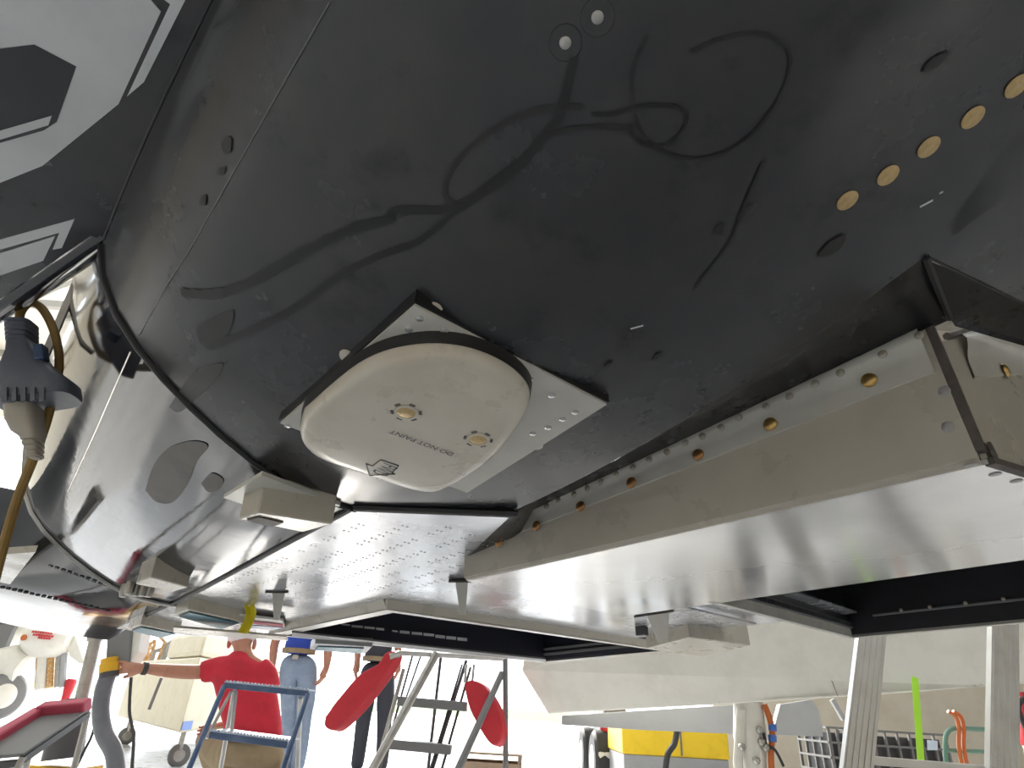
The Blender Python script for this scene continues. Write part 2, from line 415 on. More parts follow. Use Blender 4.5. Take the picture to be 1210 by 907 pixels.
for j in range(7):
    for i in range(34):
        a = 2.55+i*.085+j*.02; b = 1.75+.06*(a-A0)+j*.20
        if a+.8*b < 4.35 or a > 5.1 or b > 3.05+.1*(a-3.0): continue
        if random.random() < .12: continue
        for k in (0, .03):
            mb.lathe(P(a, b+k, 1.0), -WW, [(0, .0022), (.0008, .0018)], 6)
rv = mb.build('rivets', 'rivet_grey', flat); rv['kind'] = 'stuff'

# -- groove beside the equipment fairing
TB = 3.10
t0 = ac(553, 639, 1, TB); t1 = ac(1122, 375, 1, TB)           # top edge of the fairing wall
e0 = V((2.23, 2.24, flatw(2.23))); e1 = V((GA, 2.24, flatw(GA)))
def topw(a): return t0.z+(t1.z-t0.z)*(t0.x-a)/(t0.x-t1.x)
t0b = ac(604, 612, 1, TB)
rows = []
for i in range(13):
    k = i/12; a = 2.23+(GA-2.23)*k; a2 = t0b.x+(t1.x-t0b.x)*k
    A_, B_ = P(a, BE(a), flatw(a)), P2(a2, TB+.02, topw(a2))
    rows.append([A_, A_.lerp(B_, .5)+WW*.012, B_])
MB().grid(rows).build('groove_wall', 'groove_black', JET, smooth=True)
MB().poly([P(2.23, 2.24, 1.0), P(2.23, 2.24, flatw(2.23)), P2(t0b.x, TB+.02, t0b.z), P2(t0.x, TB+.02, t0.z)]).build('groove_web', 'groove_black', JET)
MB().poly([P(bnd(2.1), BE(GA), flatw(GA)), P(bnd(2.66), 2.66, flatw(bnd(2.66))), P(bnd(6), 6, flatw(bnd(6))), P(bnd(6)+.1, 6, 1.9), P2(t1.x, TB+.1, t1.z), P2(t1.x, TB, t1.z)]).build('groove_web', 'groove_black', JET)
MB().tube([P(GA, BE(GA), flatw(GA)-.004), P2(t1.x, TB, t1.z-.004)], .004, 6).build('groove_seal', 'rubber_black', JET)
MB().tube([P(bnd(b), b, flatw(bnd(b))-.002) for b in (2.13, 2.66, 4, 6)], .0016, 6).build('groove_seal', 'rubber_black', JET)

def enda(b): return .31-.314*(b-3.05)
def endt(b): return 1.70+(b-3.35)*.50
def poly_w2(pts, wv): return [P2(a, b, wv) for a, b in pts]
# -- equipment fairing (aft) with its open bay
WB_ = .985; AN = .30; AFAR = 3.62; BR = 8.75
FAIR = MB()
fa, fb = AN, AFAR
side = FAIR.prism([P2(fa, TB, WB_+.02), P2(fb, TB, WB_+.02), P2(fb, TB, topw(fb)), P2(fa, TB, topw(fa))], WB*.03*S).build('fairing_side', 'beige_paint', JET, bevel=.001)
# rounded lower corner
rows = []
for k in range(6):
    an = k/5*math.pi/2
    rows.append([P2(a, TB+.05*(1-math.cos(an)), WB_+.05*(1-math.sin(an))) for a in (fa, fb)])
MB().grid(rows).build('fairing_corner', 'beige_paint', JET, smooth=True)
# bottom plate around the bay opening: bay b 5.3..8.6, a -1..2.75
BA1, BB0, BB1 = 2.72, 5.32, 8.62
bot = MB().prism(poly_w2([(enda(TB+.05), TB+.05), (fb, TB+.05), (fb+.15, BB0+.02), (enda(BB0), BB0)], WB_), WW*.02*S).build('fairing_bottom', 'plate_silver', JET)
# near end wall, set slightly askew
endw = MB().prism([P2(enda(b), b, w_) for b, w_ in [(TB+.06, WB_+.03), (9, WB_+.03), (9, endt(6)), (4.6, endt(4.6)), (TB+.06, endt(TB+.06))]], WA*.02*S).build('fairing_end', 'beige_paint', JET)
MB().bar(P2(enda(TB)-.01, TB+.025, WB_+.05), P2(enda(TB)-.01, TB+.02, t1.z-.01), .010, .012, WB).build('corner_sealant', 'sealant', JET)
MB().bar(P2(enda(TB)-.02, TB+.05, WB_+.01), P2(enda(7)-.02, 7, WB_+.01), .010, .008, WW).build('bottom_sealant', 'sealant', JET)
MB().lathe(P2(enda(TB+.09)-.01, TB+.09, WB_+.06), -WA, [(0, .012), (.003, .011)], 16).build('sealant_dab', 'sealant', JET)
# overlapping top strip, rolled at the top
def sidep(a, k, d): return P2(a, TB-d, topw(a)*(1-k)+(WB_+.02)*k)
lipk = .34
for (aa, ab) in [(fa+.03, fb)]:
    rows = []
    for k, d in [(-.03, -.03), (-.02, .03), (.03, .045), (.08, .035), (.13, .02), (.20, .014), (.34, .012), (.345, -.01)]:
        rows.append([sidep(aa+(ab-aa)*i/12, k, d) for i in range(13)])
    lip = MB().grid(rows).build('side_strip', 'plate_beige', JET, smooth=True, auto=60)
rows = []
for k, d in [(-.03, -.03), (-.02, .03), (.03, .045), (.10, .035), (.16, .02), (.20, .014), (.34, .012), (.345, -.01)]:
    rows.append([P2(enda(b)-d, b, endt(b)*(1-k)+(WB_+.02)*k) for b in (TB+.22, 3.6, 4, 4.6, 5.2)])
elip = MB().grid(rows).build('end_strip', 'plate_beige', JET, smooth=True, auto=60)
# brown sealant bead along the top of the strip
MB().tube([sidep(fa+(fb-fa)*i/12, -.035, .01) for i in range(13)], .005, 6).build('top_sealant', 'sealant', JET, smooth=True)
MB().tube([P2(enda(b)-.02, b, endt(b)+.02) for b in (TB+.1, 4, 5.2)], .005, 6).build('top_sealant', 'sealant', JET, smooth=True)
screw = disc_mesh('screw', .0098, .005, 'gold', dome=1)
screw_c = disc_mesh('screw', .0092, .005, 'copper', dome=1)
rivet = disc_mesh('rivet', .0055, .003, 'rivet_tan', dome=1)
plug = disc_mesh('filled_hole', .0065, .0008, 'rivet_grey')
fast = disc_mesh('fastener', .0098, .0012, 'pale_gold', n=20)
sX, sY, sZ = WA, WW, -WB
for (x, y, d) in [(590, 641, .02), (634, 621, .02), (686, 598, .02), (746, 570, .02), (825, 537, .02), (910, 501, .02), (1027, 449, .02)]:
    v = ac(x, y, 1, TB-.02); inst('screw', screw if x > 870 else screw_c, lip, AV2(v), sX, sY, sZ)
for (x, y) in [(573, 629), (600, 616), (612, 611), (646, 596), (660, 589), (678, 582), (694, 575), (710, 567), (728, 558), (748, 550), (767, 541), (788, 532), (810, 521), (830, 513), (852, 503), (873, 491), (905, 478), (933, 466), (963, 451), (993, 438), (1043, 416), (1086, 394)]:
    v = ac(x, y+2, 1, TB-.04); inst('rivet', rivet, lip, AV2(v), sX, sY, sZ)
for (x, y) in [(1116, 462), (1120, 504), (1018, 0)][:2]:
    v = ac(x, y, 1, TB-.001); inst('filled_hole', plug, side, AV2(v), sX, sY, sZ)
d_ = acray(1187, 438); t_ = (.31+.314*3.05-.014)/(d_.x+.314*d_.y); v = d_*t_; inst('screw', screw, elip, AV2(v), WB, WW, -WA)
for (x, y) in [(1147, 549), (1176, 560), (1201, 568)]:
    v = pw(x, y, WB_-.001); inst('filled_hole', plug, bot, AV2(v), WA, WB, -WW)
# the bay interior
bay = MB()
bw1 = 2.1
bay.poly([P2(-1.6, BB0, WB_), P2(BA1, BB0, WB_), P2(BA1, BB0, bw1), P2(-1.6, BB0, bw1)])
bay.poly([P2(BA1, BB0, WB_+.16), P2(BA1, BB1, WB_+.16), P2(BA1, BB1, bw1), P2(BA1, BB0, bw1)])
bay.poly([P2(BA1, BB1, WB_), P2(-1.6, BB1, WB_), P2(-1.6, BB1, bw1), P2(BA1, BB1, bw1)])
bay.poly([P2(-1.6, BB0, bw1), P2(BA1, BB0, bw1), P2(BA1, BB1, bw1), P2(-1.6, BB1, bw1)])
bay.poly([P2(-1.6, BB0, WB_), P2(-1.6, BB1, WB_), P2(-1.6, BB1, bw1), P2(-1.6, BB0, bw1)])
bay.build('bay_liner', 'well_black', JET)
MB().prism([P2(BA1, BB0-.1, WB_), P2(BA1, BB1+.1, WB_), P2(BA1, BB1+.1, WB_+.10), P2(BA1, BB0-.1, WB_+.10)], WA*.05*S).build('bay_rim', 'plate_beige', JET)
MB().prism([P2(BA1-.03, BB0-.1, WB_+.10), P2(BA1-.03, BB1, WB_+.10), P2(BA1-.03, BB1, WB_+.17), P2(BA1-.03, BB0-.1, WB_+.17)], WA*.05*S).build('bay_track', 'mid_grey', JET)
mb = MB()
for i in range(56):
    b = BB0+.2+i*.056; mb.box(P2(BA1-.04, b, WB_+.135), .005, .004, .012, WB, WA, WW)
tr = mb.build('track_teeth', 'dark_grey', JET)
MB().prism([P2(-1.6, BB1, WB_), P2(BA1, BB1, WB_), P2(BA1, BB1, WB_+.03), P2(-1.6, BB1, WB_+.03)], WB*.1*S).build('bay_rim', 'plate_beige', JET)
MB().tube([P2(-1.6, BB1-.03, WB_+.22), P2(BA1-.3, BB1-.03, WB_+.22)], .004, 6).build('bay_rail', 'mid_grey', JET)
for a in (.4, .75, 1.1, 1.45, 1.8, 2.1):
    inst('rivet', rivet, JET, P2(a, BB1-.05, WB_+.24), WA, WW, -WB)

MB().prism(poly_w([(2.2, 4.4), (3.3, 4.4), (3.3, 7.3), (2.2, 7.3)], 1.06), WW*.02*S).build('belly_panel', 'skin_silver', JET)
MB().poly([P(2.23, 2.24, .999), P(3.14, 2.70, .999), P(2.9, 2.9, 1.06), P(2.1, 2.3, 1.06)]).build('groove_web', 'groove_black', JET)
# -- forward bay frame
F0, F1, G0, G1, FW = 4.78, 7.0, 3.22, 7.75, .93
th = .06
fr_n = MB().hexa([P(F0, G0, FW), P(F0, G1, FW), P(F0+th, G1, FW), P(F0+th, G0, FW)], [P(F0-.05, G0-.05, 1.01), P(F0-.05, G1, 1.01), P(F0+th, G1, 1.01), P(F0+th, G0, 1.01)]).build('bay_frame', 'beige_paint', JET)
fr_l = MB().hexa([P(F0, G0, FW), P(F1, G0, FW), P(F1, G0+th, FW), P(F0, G0+th, FW)], [P(F0, G0-.06, 1.01), P(F1, G0-.06, 1.01), P(F1, G0+th, 1.01), P(F0, G0+th, 1.01)]).build('bay_frame', 'beige_paint', JET)
MB().prism(poly_w([(F0, G0), (F0, G1), (F0+.09, G1-.1), (F0+.09, G0+.13)], FW-.003), -WW*.002).build('bay_lip', 'plate_beige', JET)
MB().prism(poly_w([(F0, G0), (F1, G0), (F1, G0+.16), (F0+.09, G0+.13)], FW-.003), -WW*.002).build('bay_lip', 'plate_beige', JET)
lw = 1.75
ln = MB()
ln.poly([P(F1, G0, FW+.05), P(F1, G1, FW+.05), P(F1, G1, lw), P(F1, G0, lw)])
ln.poly([P(F0, G1, FW), P(F1, G1, FW), P(F1, G1, lw), P(F0, G1, lw)])
ln.poly([P(F0+th, G0, FW), P(F0+th, G1, FW), P(F0+th, G1, lw), P(F0+th, G0, lw)])
ln.poly([P(F0, G0+th, FW), P(F1, G0+th, FW), P(F1, G0+th, lw), P(F0, G0+th, lw)])
ln.poly([P(F0, G0, lw), P(F1, G0, lw), P(F1, G1, lw), P(F0, G1, lw)])
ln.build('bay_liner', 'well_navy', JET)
MB().prism([P(F1, G0, FW-.01), P(F1, G1, FW-.01), P(F1, G1, FW+.05), P(F1, G0, FW+.05)], WA*.06*S).build('bay_frame', 'plate_beige', JET)
for (x0, x1, y0, y1) in [(404, 414, 736.5, 738.5), (416, 429, 738, 741), (431, 443, 739.5, 742.5), (445, 454, 741, 744), (464, 470, 744, 746), (473, 484, 744.5, 748), (487, 499, 746, 749.5), (501, 513, 747.5, 751), (515, 526, 749.5, 753.5), (528, 539, 751, 755), (541, 552, 752.5, 756.5)]:  # solid white plates painted as daylight showing through slots in the bay wall
    aa = F1-.02
    pa = ac(x0, y0, 0, aa); pb = ac(x1, y0+1, 0, aa); pc = ac(x1, y1+.6, 0, aa); pd = ac(x0, y1-.4, 0, aa)
    MB().prism([AV(pa), AV(pb), AV(pc), AV(pd)], WA*.012*S).build('slot', 'slot_daylight', JET)
for (wv, r) in [(FW+.10, .006), (FW+.17, .006)]:
    MB().bar(P(F0+.1, G1-.03, wv), P(F1, G1-.03, wv), .012, .010, WW).build('bay_rail', 'mid_grey', JET)
MB().prism(poly_w([(F0, G1), (F1, G1), (F1, G1+.3), (F0, G1+.3)], FW), WW*.03*S).build('bay_frame', 'plate_silver', JET)
# small box fairing beside the forward bay
bb = [pw(764, 766, .86), pw(815, 753, .86), pw(887, 762, .86), pw(831, 776, .86)]
up = pw(815, 728, 1.0)
sb = MB().hexa([AV(p) for p in bb], [AV(p)+WW*.26*S for p in bb]).build('box_fairing', 'beige_paint', JET, bevel=.003)
for (x, y) in [(828, 733), (852, 731)]:
    d = acray(x, y); p1, p2 = bb[1], bb[2]; nrm = (p2-p1).cross(V((0, 0, 1))); t = p1.dot(nrm)/d.dot(nrm)
    nn = wdir(nrm); nn = -nn if nn.dot(ray(x, y)) > 0 else nn
    inst('screw', rivet, sb, AV(d*t), nn.orthogonal().normalized(), nn.cross(nn.orthogonal().normalized()), nn)
MB().box(AV(pw(758, 741, .99)), .03, .03, .05, WA, WB, WW).build('latch_block', 'dark_grey', JET)
# hanging blades
def blade(x0, y0, x1, y1, tipx, tipy, wv, wid, nm='hinge_blade'):
    pa = AV(pw(x0, y0, wv)); pb = AV(pw(x1, y1, wv)); 
    dep = (pa-CAM).dot(CF); tip = CAM+ray(tipx, tipy)*(dep/F_PX); tip = tip
    d = (pb-pa); n = d.normalized().cross(tip-(pa+pb)/2).normalized()*wid
    tl = tip-d*.22; tr_ = tip+d*.22
    o = MB().prism([pa-n/2, pb-n/2, tr_-n/2, tl-n/2], n).build(nm, 'plate_beige', JET, bevel=.0015)
    MB().prism([pa-n*1.5-d*.5, pb-n*1.5+d*.3, pb+n*1.5+d*.3, pa+n*1.5-d*.5], WW*.004).build('blade_base', 'sealant', o)
    return o
blade(538, 686, 553, 686, 547, 726, .985, .008)
blade(764, 724, 790, 720, 784, 757, .985, .010)
blade(322, 699, 337, 699, 327, 732, 1.0, .006)

# -- antenna housing
c0, c1, c2 = hit(490, 361, .005), hit(717, 478, .005), hit(331, 500, .005)
p0, p1, p2 = AV(c0), AV(c1), AV(c2)
E1, E2 = p1-p0, p2-p0
PN = E1.cross(E2).normalized()
if PN.dot(p0-CAM) > 0: PN = -PN                              # towards the ground
def plate_grid(cs, off, n=12):
    (x0, y0), (x1, y1), (x2, y2), (x3, y3) = cs; rows = []
    for j in range(n+1):
        row = []
        for i in range(n+1):
            u, v_ = i/n, j/n
            row.append(AV(hit((1-u)*(1-v_)*x0+u*(1-v_)*x1+u*v_*x2+(1-u)*v_*x3, (1-u)*(1-v_)*y0+u*(1-v_)*y1+u*v_*y2+(1-u)*v_*y3, off)))
        rows.append(row)
    return rows
PG = plate_grid([(490, 361), (717, 478), (552, 582), (331, 500)], .004)
dip = max((p-p0).dot(PN) for r_ in PG for p in r_); HP = dip*.55+.002
def pl(px, py, h=0.0):                                       # a point of the plate plane raised h metres
    r = ray(px, py); o = p0+PN*h; return CAM+r*((o-CAM).dot(PN)/r.dot(PN))
pc = [pl(x, y, HP) for x, y in ((490, 361), (717, 478), (552, 582), (331, 500))]
ANT = MB().prism(pc, -PN*.003).build('antenna_plate', 'plate_beige', JET)
cc_ = (pc[0]+pc[1]+pc[2]+pc[3])/4
MB().prism([cc_+(p-cc_)*1.015-PN*.0032 for p in pc], -PN*.03).build('plate_gasket', 'rubber_black', JET)
e1, e2 = E1.normalized(), (E2-E1.normalized()*E2.dot(E1.normalized())).normalized()
HB = HP+.032
def squircle(cx, cy, rx, ry, n, ex=3.6):
    out = []
    for k in range(n):
        t = 2*math.pi*k/n; c, s = math.cos(t), math.sin(t)
        out.append((cx+rx*math.copysign(abs(c)**(2/ex), c), cy+ry*math.copysign(abs(s)**(2/ex), s)))
    return out
def inpl(p): d = p-p0; return d.dot(e1), d.dot(e2)
# size of the flat face from where its rim stands
rim = [inpl(pl(x, y, HB)) for x, y in [(356, 497), (352, 523), (373, 545), (430, 565), (497, 585), (530, 580), (580, 548), (612, 510), (626, 478), (600, 447), (545, 425), (480, 424), (420, 445)]]
cx = (min(p[0] for p in rim)+max(p[0] for p in rim))/2; cy = (min(p[1] for p in rim)+max(p[1] for p in rim))/2
rx = (max(p[0] for p in rim)-min(p[0] for p in rim))/2; ry = (max(p[1] for p in rim)-min(p[1] for p in rim))/2
print('RADOME', cx, cy, rx, ry, 'plate', E1.length, E2.length, E1.normalized().dot(E2.normalized()))
RIMC = spline([V((x, y, 0)) for x, y in rim+[rim[0]]], 6)[:-1]; cen = sum(RIMC, V((0, 0, 0)))/len(RIMC)
def dome(levels, close=True):
    mb = MB(); rings = []; n = len(RIMC)
    for (k, h) in levels:
        rings.append([p0+e1*q_.x+e2*q_.y+PN*h for q_ in [cen+(r_-cen)*k for r_ in RIMC]])
    base = len(mb.v)
    for r_ in rings: mb.v += r_
    for j in range(len(rings)-1):
        for t in range(n): mb.f.append((j*n+t, j*n+(t+1)%n, (j+1)*n+(t+1)%n, (j+1)*n+t))
    if close: mb.f.append(tuple((len(rings)-1)*n+t for t in range(n)))
    return mb
rad = dome([(1.0, HP+.014), (.994, HP+.020), (.978, HP+.0255), (.95, HP+.0295), (.905, HP+.0315), (.83, HB), (.5, HB), (.1, HB)]).build('radome', 'radome_beige', JET, smooth=True, auto=80)
dome([(1.02, HP), (1.012, HP+.005), (1.004, HP+.0145)], close=False).build('radome_seal', 'rubber_black', rad, smooth=True)
pscrew = disc_mesh('plate_screw', .0042, .0012, 'plate_silver')
for (x, y) in [(496, 376), (483, 389), (525, 391), (550, 407), (575, 421), (600, 434), (626, 448), (652, 467), (680, 487), (665, 495), (648, 505), (630, 512), (340, 503), (468, 401)]:
    inst('plate_screw', pscrew, ANT, pl(x, y, HP), e1, e2, PN)
for (x, y) in [(513, 365), (708, 468), (634, 526), (410, 420)]:   # sealed tabs under the plate edge
    v = hit(x, y, .002); MB().lathe(AV(v), frame_at(v)[2], [(0, .009), (.002, .008)], 16).build('mounting_tab', 'radome_beige', JET)
hole = disc_mesh('recessed_screw', .010, .0012, 'pale_gold', n=18)
for (x, y) in [(480, 487), (565, 519)]:
    o = MB().lathe(pl(x, y, HB), PN, [(-.004, .0145), (.0012, .0135), (.0014, .0105), (-.002, .0095)], 18).build('screw_boss', 'radome_beige', rad, smooth=True)
    inst('recessed_screw', hole, rad, pl(x, y, HB+.0004), e1, e2, PN)
    for k in range(6):
        an = k*1.07+x; c = pl(x, y, HB+.0006)+(e1*math.cos(an)+e2*math.sin(an))*.0155
        MB().box(c, .0065, .0032, .0006, (e1*-math.sin(an)+e2*math.cos(an)), (e1*math.cos(an)+e2*math.sin(an)), PN).build('paint_chip', 'sealant', rad)
def text3d(s, pa, pb, n, size_k, material, parent, name):     # lettering running from pa to pb on a surface of normal n
    cu = bpy.data.curves.new(name, 'FONT'); cu.body = s; cu.size = 1; cu.extrude = .0
    t = bpy.data.objects.new(name, cu); COL.objects.link(t); bpy.context.view_layer.update()
    me = bpy.data.meshes.new_from_object(t.evaluated_get(bpy.context.evaluated_depsgraph_get())); bpy.data.objects.remove(t)
    xs = [v.co.x for v in me.vertices]; W_ = max(xs)-min(xs); x0 = min(xs)
    X = (pb-pa); L = X.length; X.normalize(); Y = n.cross(X).normalized(); k = L/W_
    for v in me.vertices:
        p = pa+X*((v.co.x-x0)*k)+Y*(v.co.y*k*size_k)+n*.0006; v.co = p
    me.materials.clear(); me.materials.append(MATS[material])
    o = bpy.data.objects.new(name, me); COL.objects.link(o); setp(o, parent) if parent.type == 'EMPTY' else setattr(o, 'parent', parent)
    return o
text3d('DO NOT PAINT', pl(537, 535, HB), pl(463, 507, HB), PN, 1.0, 'dark_grey', rad, 'lettering')
text3d('FWD', pl(453.5, 546, HB), pl(439, 557, HB), PN, 2.1, 'dark_grey', rad, 'lettering')
ar = [(450, 543), (471, 550), (463, 559), (467, 560), (436.5, 561.5), (432.5, 547.5), (440, 550.5)]
pts = [pl(x, y, HB+.0006) for x, y in ar]; MB().tube(pts+[pts[0]], .0007, 5).build('arrow_outline', 'dark_grey', rad)

# -- gold fasteners, silver screws, stains on the belly
for (x, y) in [(1001, 236), (1049, 206.5), (1097, 173), (1149, 138), (1201, 101)]:
    v = hit(x, y, .002); X, Y, N = frame_at(v); inst('fastener', fast, JET, AV(v), X, Y, N)
sscrew = disc_mesh('steel_screw', .0046, .002, 'steel', dome=1)
for (x, y) in [(668, 50), (706, 20)]:
    v = hit(x, y, .002); X, Y, N = frame_at(v); inst('steel_screw', sscrew, JET, AV(v), X, Y, N)
    MB().lathe(AV(v), N, [(-.0004, .0125), (.0002, .012)], 20).build('screw_cup', 'black_paint', JET)
def ribbon(px, wid, material, name='fluid_streak', parent=JET, wid2=None):
    pts = spline([V((x, y, 0)) for x, y in px], 7); L = []; Rr = []
    vs_ = [hit(p.x, p.y, .006) for p in pts]; ws = [AV(v) for v in vs_]; n = len(ws)
    for i in range(n):
        d = (ws[min(i+1, n-1)]-ws[max(i-1, 0)]).normalized(); N = frame_at(vs_[i])[2]; s_ = d.cross(N).normalized()
        k = i/(n-1); wd = wid+((wid2 or wid)-wid)*k; wd *= .75+.5*random.random()
        L.append(ws[i]+s_*wd/2); Rr.append(ws[i]-s_*wd/2)
    return MB().grid([L, Rr]).build(name, material, parent)
ribbon([(678, 66), (670, 100), (661, 132), (640, 163), (610, 195), (575, 222), (540, 245)], .006, 'streak', wid2=.010)
ribbon([(540, 245), (515, 268), (490, 286), (450, 300), (400, 325), (350, 362), (300, 388), (245, 410)], .004, 'streak', wid2=.009)
ribbon([(545, 240), (520, 247), (490, 247), (462, 249), (460, 258), (420, 268), (370, 290), (310, 325), (260, 345), (215, 345)], .006, 'streak', wid2=.012)
ribbon([(535, 240), (525, 225), (535, 195), (565, 165), (600, 142), (640, 128), (690, 124)], .005, 'faint_streak')
ribbon([(640, 163), (670, 152), (710, 148), (745, 150)], .004, 'faint_streak')
ribbon([(698, 133), (720, 134), (750, 126), (785, 122), (808, 130), (808, 150), (790, 168), (765, 170), (747, 158), (748, 140)], .003, 'streak')
ribbon([(765, 40), (748, 80), (748, 125), (765, 165), (800, 184), (840, 184), (880, 165), (915, 125), (933, 80), (928, 52), (900, 38), (860, 42), (815, 60)], .003, 'faint_streak')
ribbon([(902, 190), (880, 240), (862, 285), (820, 340)], .003, 'faint_streak')
for (x, y, r_) in [(985, 290, 14), (880, 250, 10), (850, 270, 8), (1105, 72, 9), (990, 285, 8), (268, 170, 10), (262, 200, 6), (240, 235, 7), (778, 420, 8), (720, 430, 7)]:
    v = hit(x, y, .006); X, Y, N = frame_at(v); c = AV(v); mb = MB(); rr = r_*c.length/F_PX*.62
    mb.poly([c+X*(rr*(.7+.6*random.random())*math.cos(t*.785))+Y*(rr*.6*(.7+.6*random.random())*math.sin(t*.785)) for t in range(8)]).build('oil_spot', 'faint_streak', JET)
def stain(px, material):                                      # dried matte patch lying on the skin
    pts = spline([V((x, y, 0)) for x, y in px+[px[0]]], 4)[:-1]; c_ = sum(pts, V((0, 0, 0)))/len(pts); rows_ = []
    for k in (0.01, .35, .7, 1.0): rows_.append([AV(hit(c_.x+(p.x-c_.x)*k, c_.y+(p.y-c_.y)*k, .004)) for p in pts+[pts[0]]])
    MB().grid(rows_).build('dried_stain', material, JET, smooth=True)
stain([(172, 578), (182, 548), (200, 528), (228, 520), (246, 526), (232, 545), (222, 570), (205, 592), (185, 592)], 'stain_brown')
stain([(238, 570), (250, 558), (264, 566), (258, 578), (246, 580)], 'stain_brown')
stain([(200, 480), (228, 440), (262, 428), (256, 446), (232, 470), (212, 486)], 'faint_streak')
stain([(232, 384), (256, 372), (276, 366), (270, 392), (248, 408), (236, 404)], 'faint_streak')
for (x0, y0, x1, y1) in [(1087, 244, 1102, 236), (745, 388, 760, 384), (1110, 228, 1114, 226)]:
    v0, v1 = hit(x0, y0, .0015), hit(x1, y1, .0015); MB().bar(AV(v0), AV(v1), .002, .0006).build('scratch', 'insignia_white', JET)

# -- small boxes and fittings along the forward belly
def hangbox(name, bottom, wv, h, material, par=JET, bev=.003, lean=0):
    b_ = [AV(pw(x, y, wv)) for x, y in bottom]
    return MB().hexa(b_, [p+WW*h*S for p in b_]).build(name, material, par, bevel=bev)
MB().prism([AV(pw(x, y, .985)) for x, y in [(264, 588), (309, 561), (402, 597), (392, 606), (360, 620), (300, 600)]], WW*.006).build('box_flange', 'plate_beige', JET)
hb = hangbox('vent_box', [(281, 613), (304, 605), (394, 619), (358, 629)], .865, .18, 'beige_paint')
for (x, y) in [(334, 578), (378, 597)]:
    pass
MB().prism([AV(pw(x, y, .864)) for x, y in [(292, 613), (306, 609.5), (335, 616), (322, 621)]], -WW*.002).build('vent_slot', 'sealant', hb)
hangbox('vent_box', [(160, 690), (178, 682), (222, 694), (205, 699)], .93, .16, 'beige_paint')
o = hangbox('vent_box', [(205, 727), (222, 720), (288, 735), (262, 744)], .90, .12, 'beige_paint')
MB().prism([AV(pw(x, y, .895)) for x, y in [(212, 727), (224, 722), (282, 735), (262, 742)]], -WW*.003).build('box_bottom', 'teal', o)
o = hangbox('vent_box', [(150, 744), (166, 738), (212, 748), (190, 754)], .90, .12, 'beige_paint')
MB().prism([AV(pw(x, y, .895)) for x, y in [(156, 744), (167, 740), (207, 748), (190, 752)]], -WW*.003).build('box_bottom', 'teal', o)
o = hangbox('vent_box', [(366, 767), (372, 760), (440, 764), (432, 772)], .86, .10, 'grey_paint')
MB().prism([AV(pw(x, y, .855)) for x, y in [(372, 767), (376, 763), (430, 765), (426, 771)]], -WW*.003).build('box_bottom', 'teal', o)
# keel of the forward body: long light strips over the far opening
for (pts, wv, m_) in [([(205, 741), (338, 752), (340, 757), (205, 747)], .80, 'beige_paint'), ([(345, 747), (645, 779), (645, 782), (345, 752)], .90, 'mid_grey')]:
    MB().prism([AV(pw(x, y, wv)) for x, y in pts], WW*.02*S).build('keel_strip', m_, JET)
# pitot-like cluster of pipe ends
for (x, y) in [(152, 697), (160, 699), (168, 699), (176, 700), (146, 700)]:
    c = AV(pw(x, y, .97)); MB().lathe(c+WW*.02, -WW, [(0, .010), (.02, .010), (.03, .007)], 12).build('drain_pipe', 'steel', JET, smooth=True)
# yellow warning streamer
c = gy(294, 712, 3.2); mb = MB()
L = [gy(x, y, 3.2) for x, y in [(288, 712), (291, 722), (288, 732), (282, 746)]]; Rr = [gy(x, y, 3.22) for x, y in [(300, 712), (302, 722), (298, 734), (292, 748)]]
def gyl(pts, y): return [gy(x, yy, y) for x, yy in pts]
UPZ = V((0, 0, 1))
c = AV(pw(291, 716, .99)); dstr = c.y
mb = MB(); mb.grid([[gy(x, y, dstr) for x, y in [(288, 714), (291, 724), (288, 734), (281, 746)]], [gy(x, y, dstr+.01) for x, y in [(294, 716), (297, 726), (294, 736), (287, 748)]], [gy(x, y, dstr-.005) for x, y in [(300, 714), (303, 723), (299, 735), (293, 748)]]])
tag(mb.build('warning_streamer', 'streamer_yellow', None, thick=.002), 'bright yellow crumpled streamer hanging from the belly above the white cap', 'streamer')
pl_ = MB().prism([AV(pw(x, y, .95)) for x, y in [(283, 727), (334, 733), (338, 746), (284, 744)]], WW*.02*S).build('placard', 'white_paint', JET)
for (pts, m_) in [([(283, 731), (334, 737), (335, 740), (283, 735)], 'pink_red'), ([(284, 737), (335, 741), (336, 744), (284, 741)], 'blue_metal')]:
    MB().prism([AV(pw(x, y, .947)) for x, y in pts], -WW*.001).build('placard_stripe', m_, pl_)
# far end of the forward body: pale keel running to the nose
D = 4.4
hull = MB().hexa(gyl([(-60, 702), (122, 732), (122, 742), (-60, 722)], D), [p+V((-.1, .9, .05)) for p in gyl([(-60, 702), (122, 732), (122, 742), (-60, 722)], D)]).build('nose_keel', 'white_paint', JET, bevel=.01)
for k in range(26):
    x = -30+k*6; c = gy(x, 702+(x+60)*.165+1, D-.015); MB().box(c, .018, .01, .008).build('keel_clip', 'dark_grey', JET)
# bracket at the far left
MB().prism([AV(pw(x, y, 1.12)) for x, y in [(0, 655), (42, 652), (12, 690), (0, 688)]], WW*.05*S).build('bracket', 'beige_paint', JET)

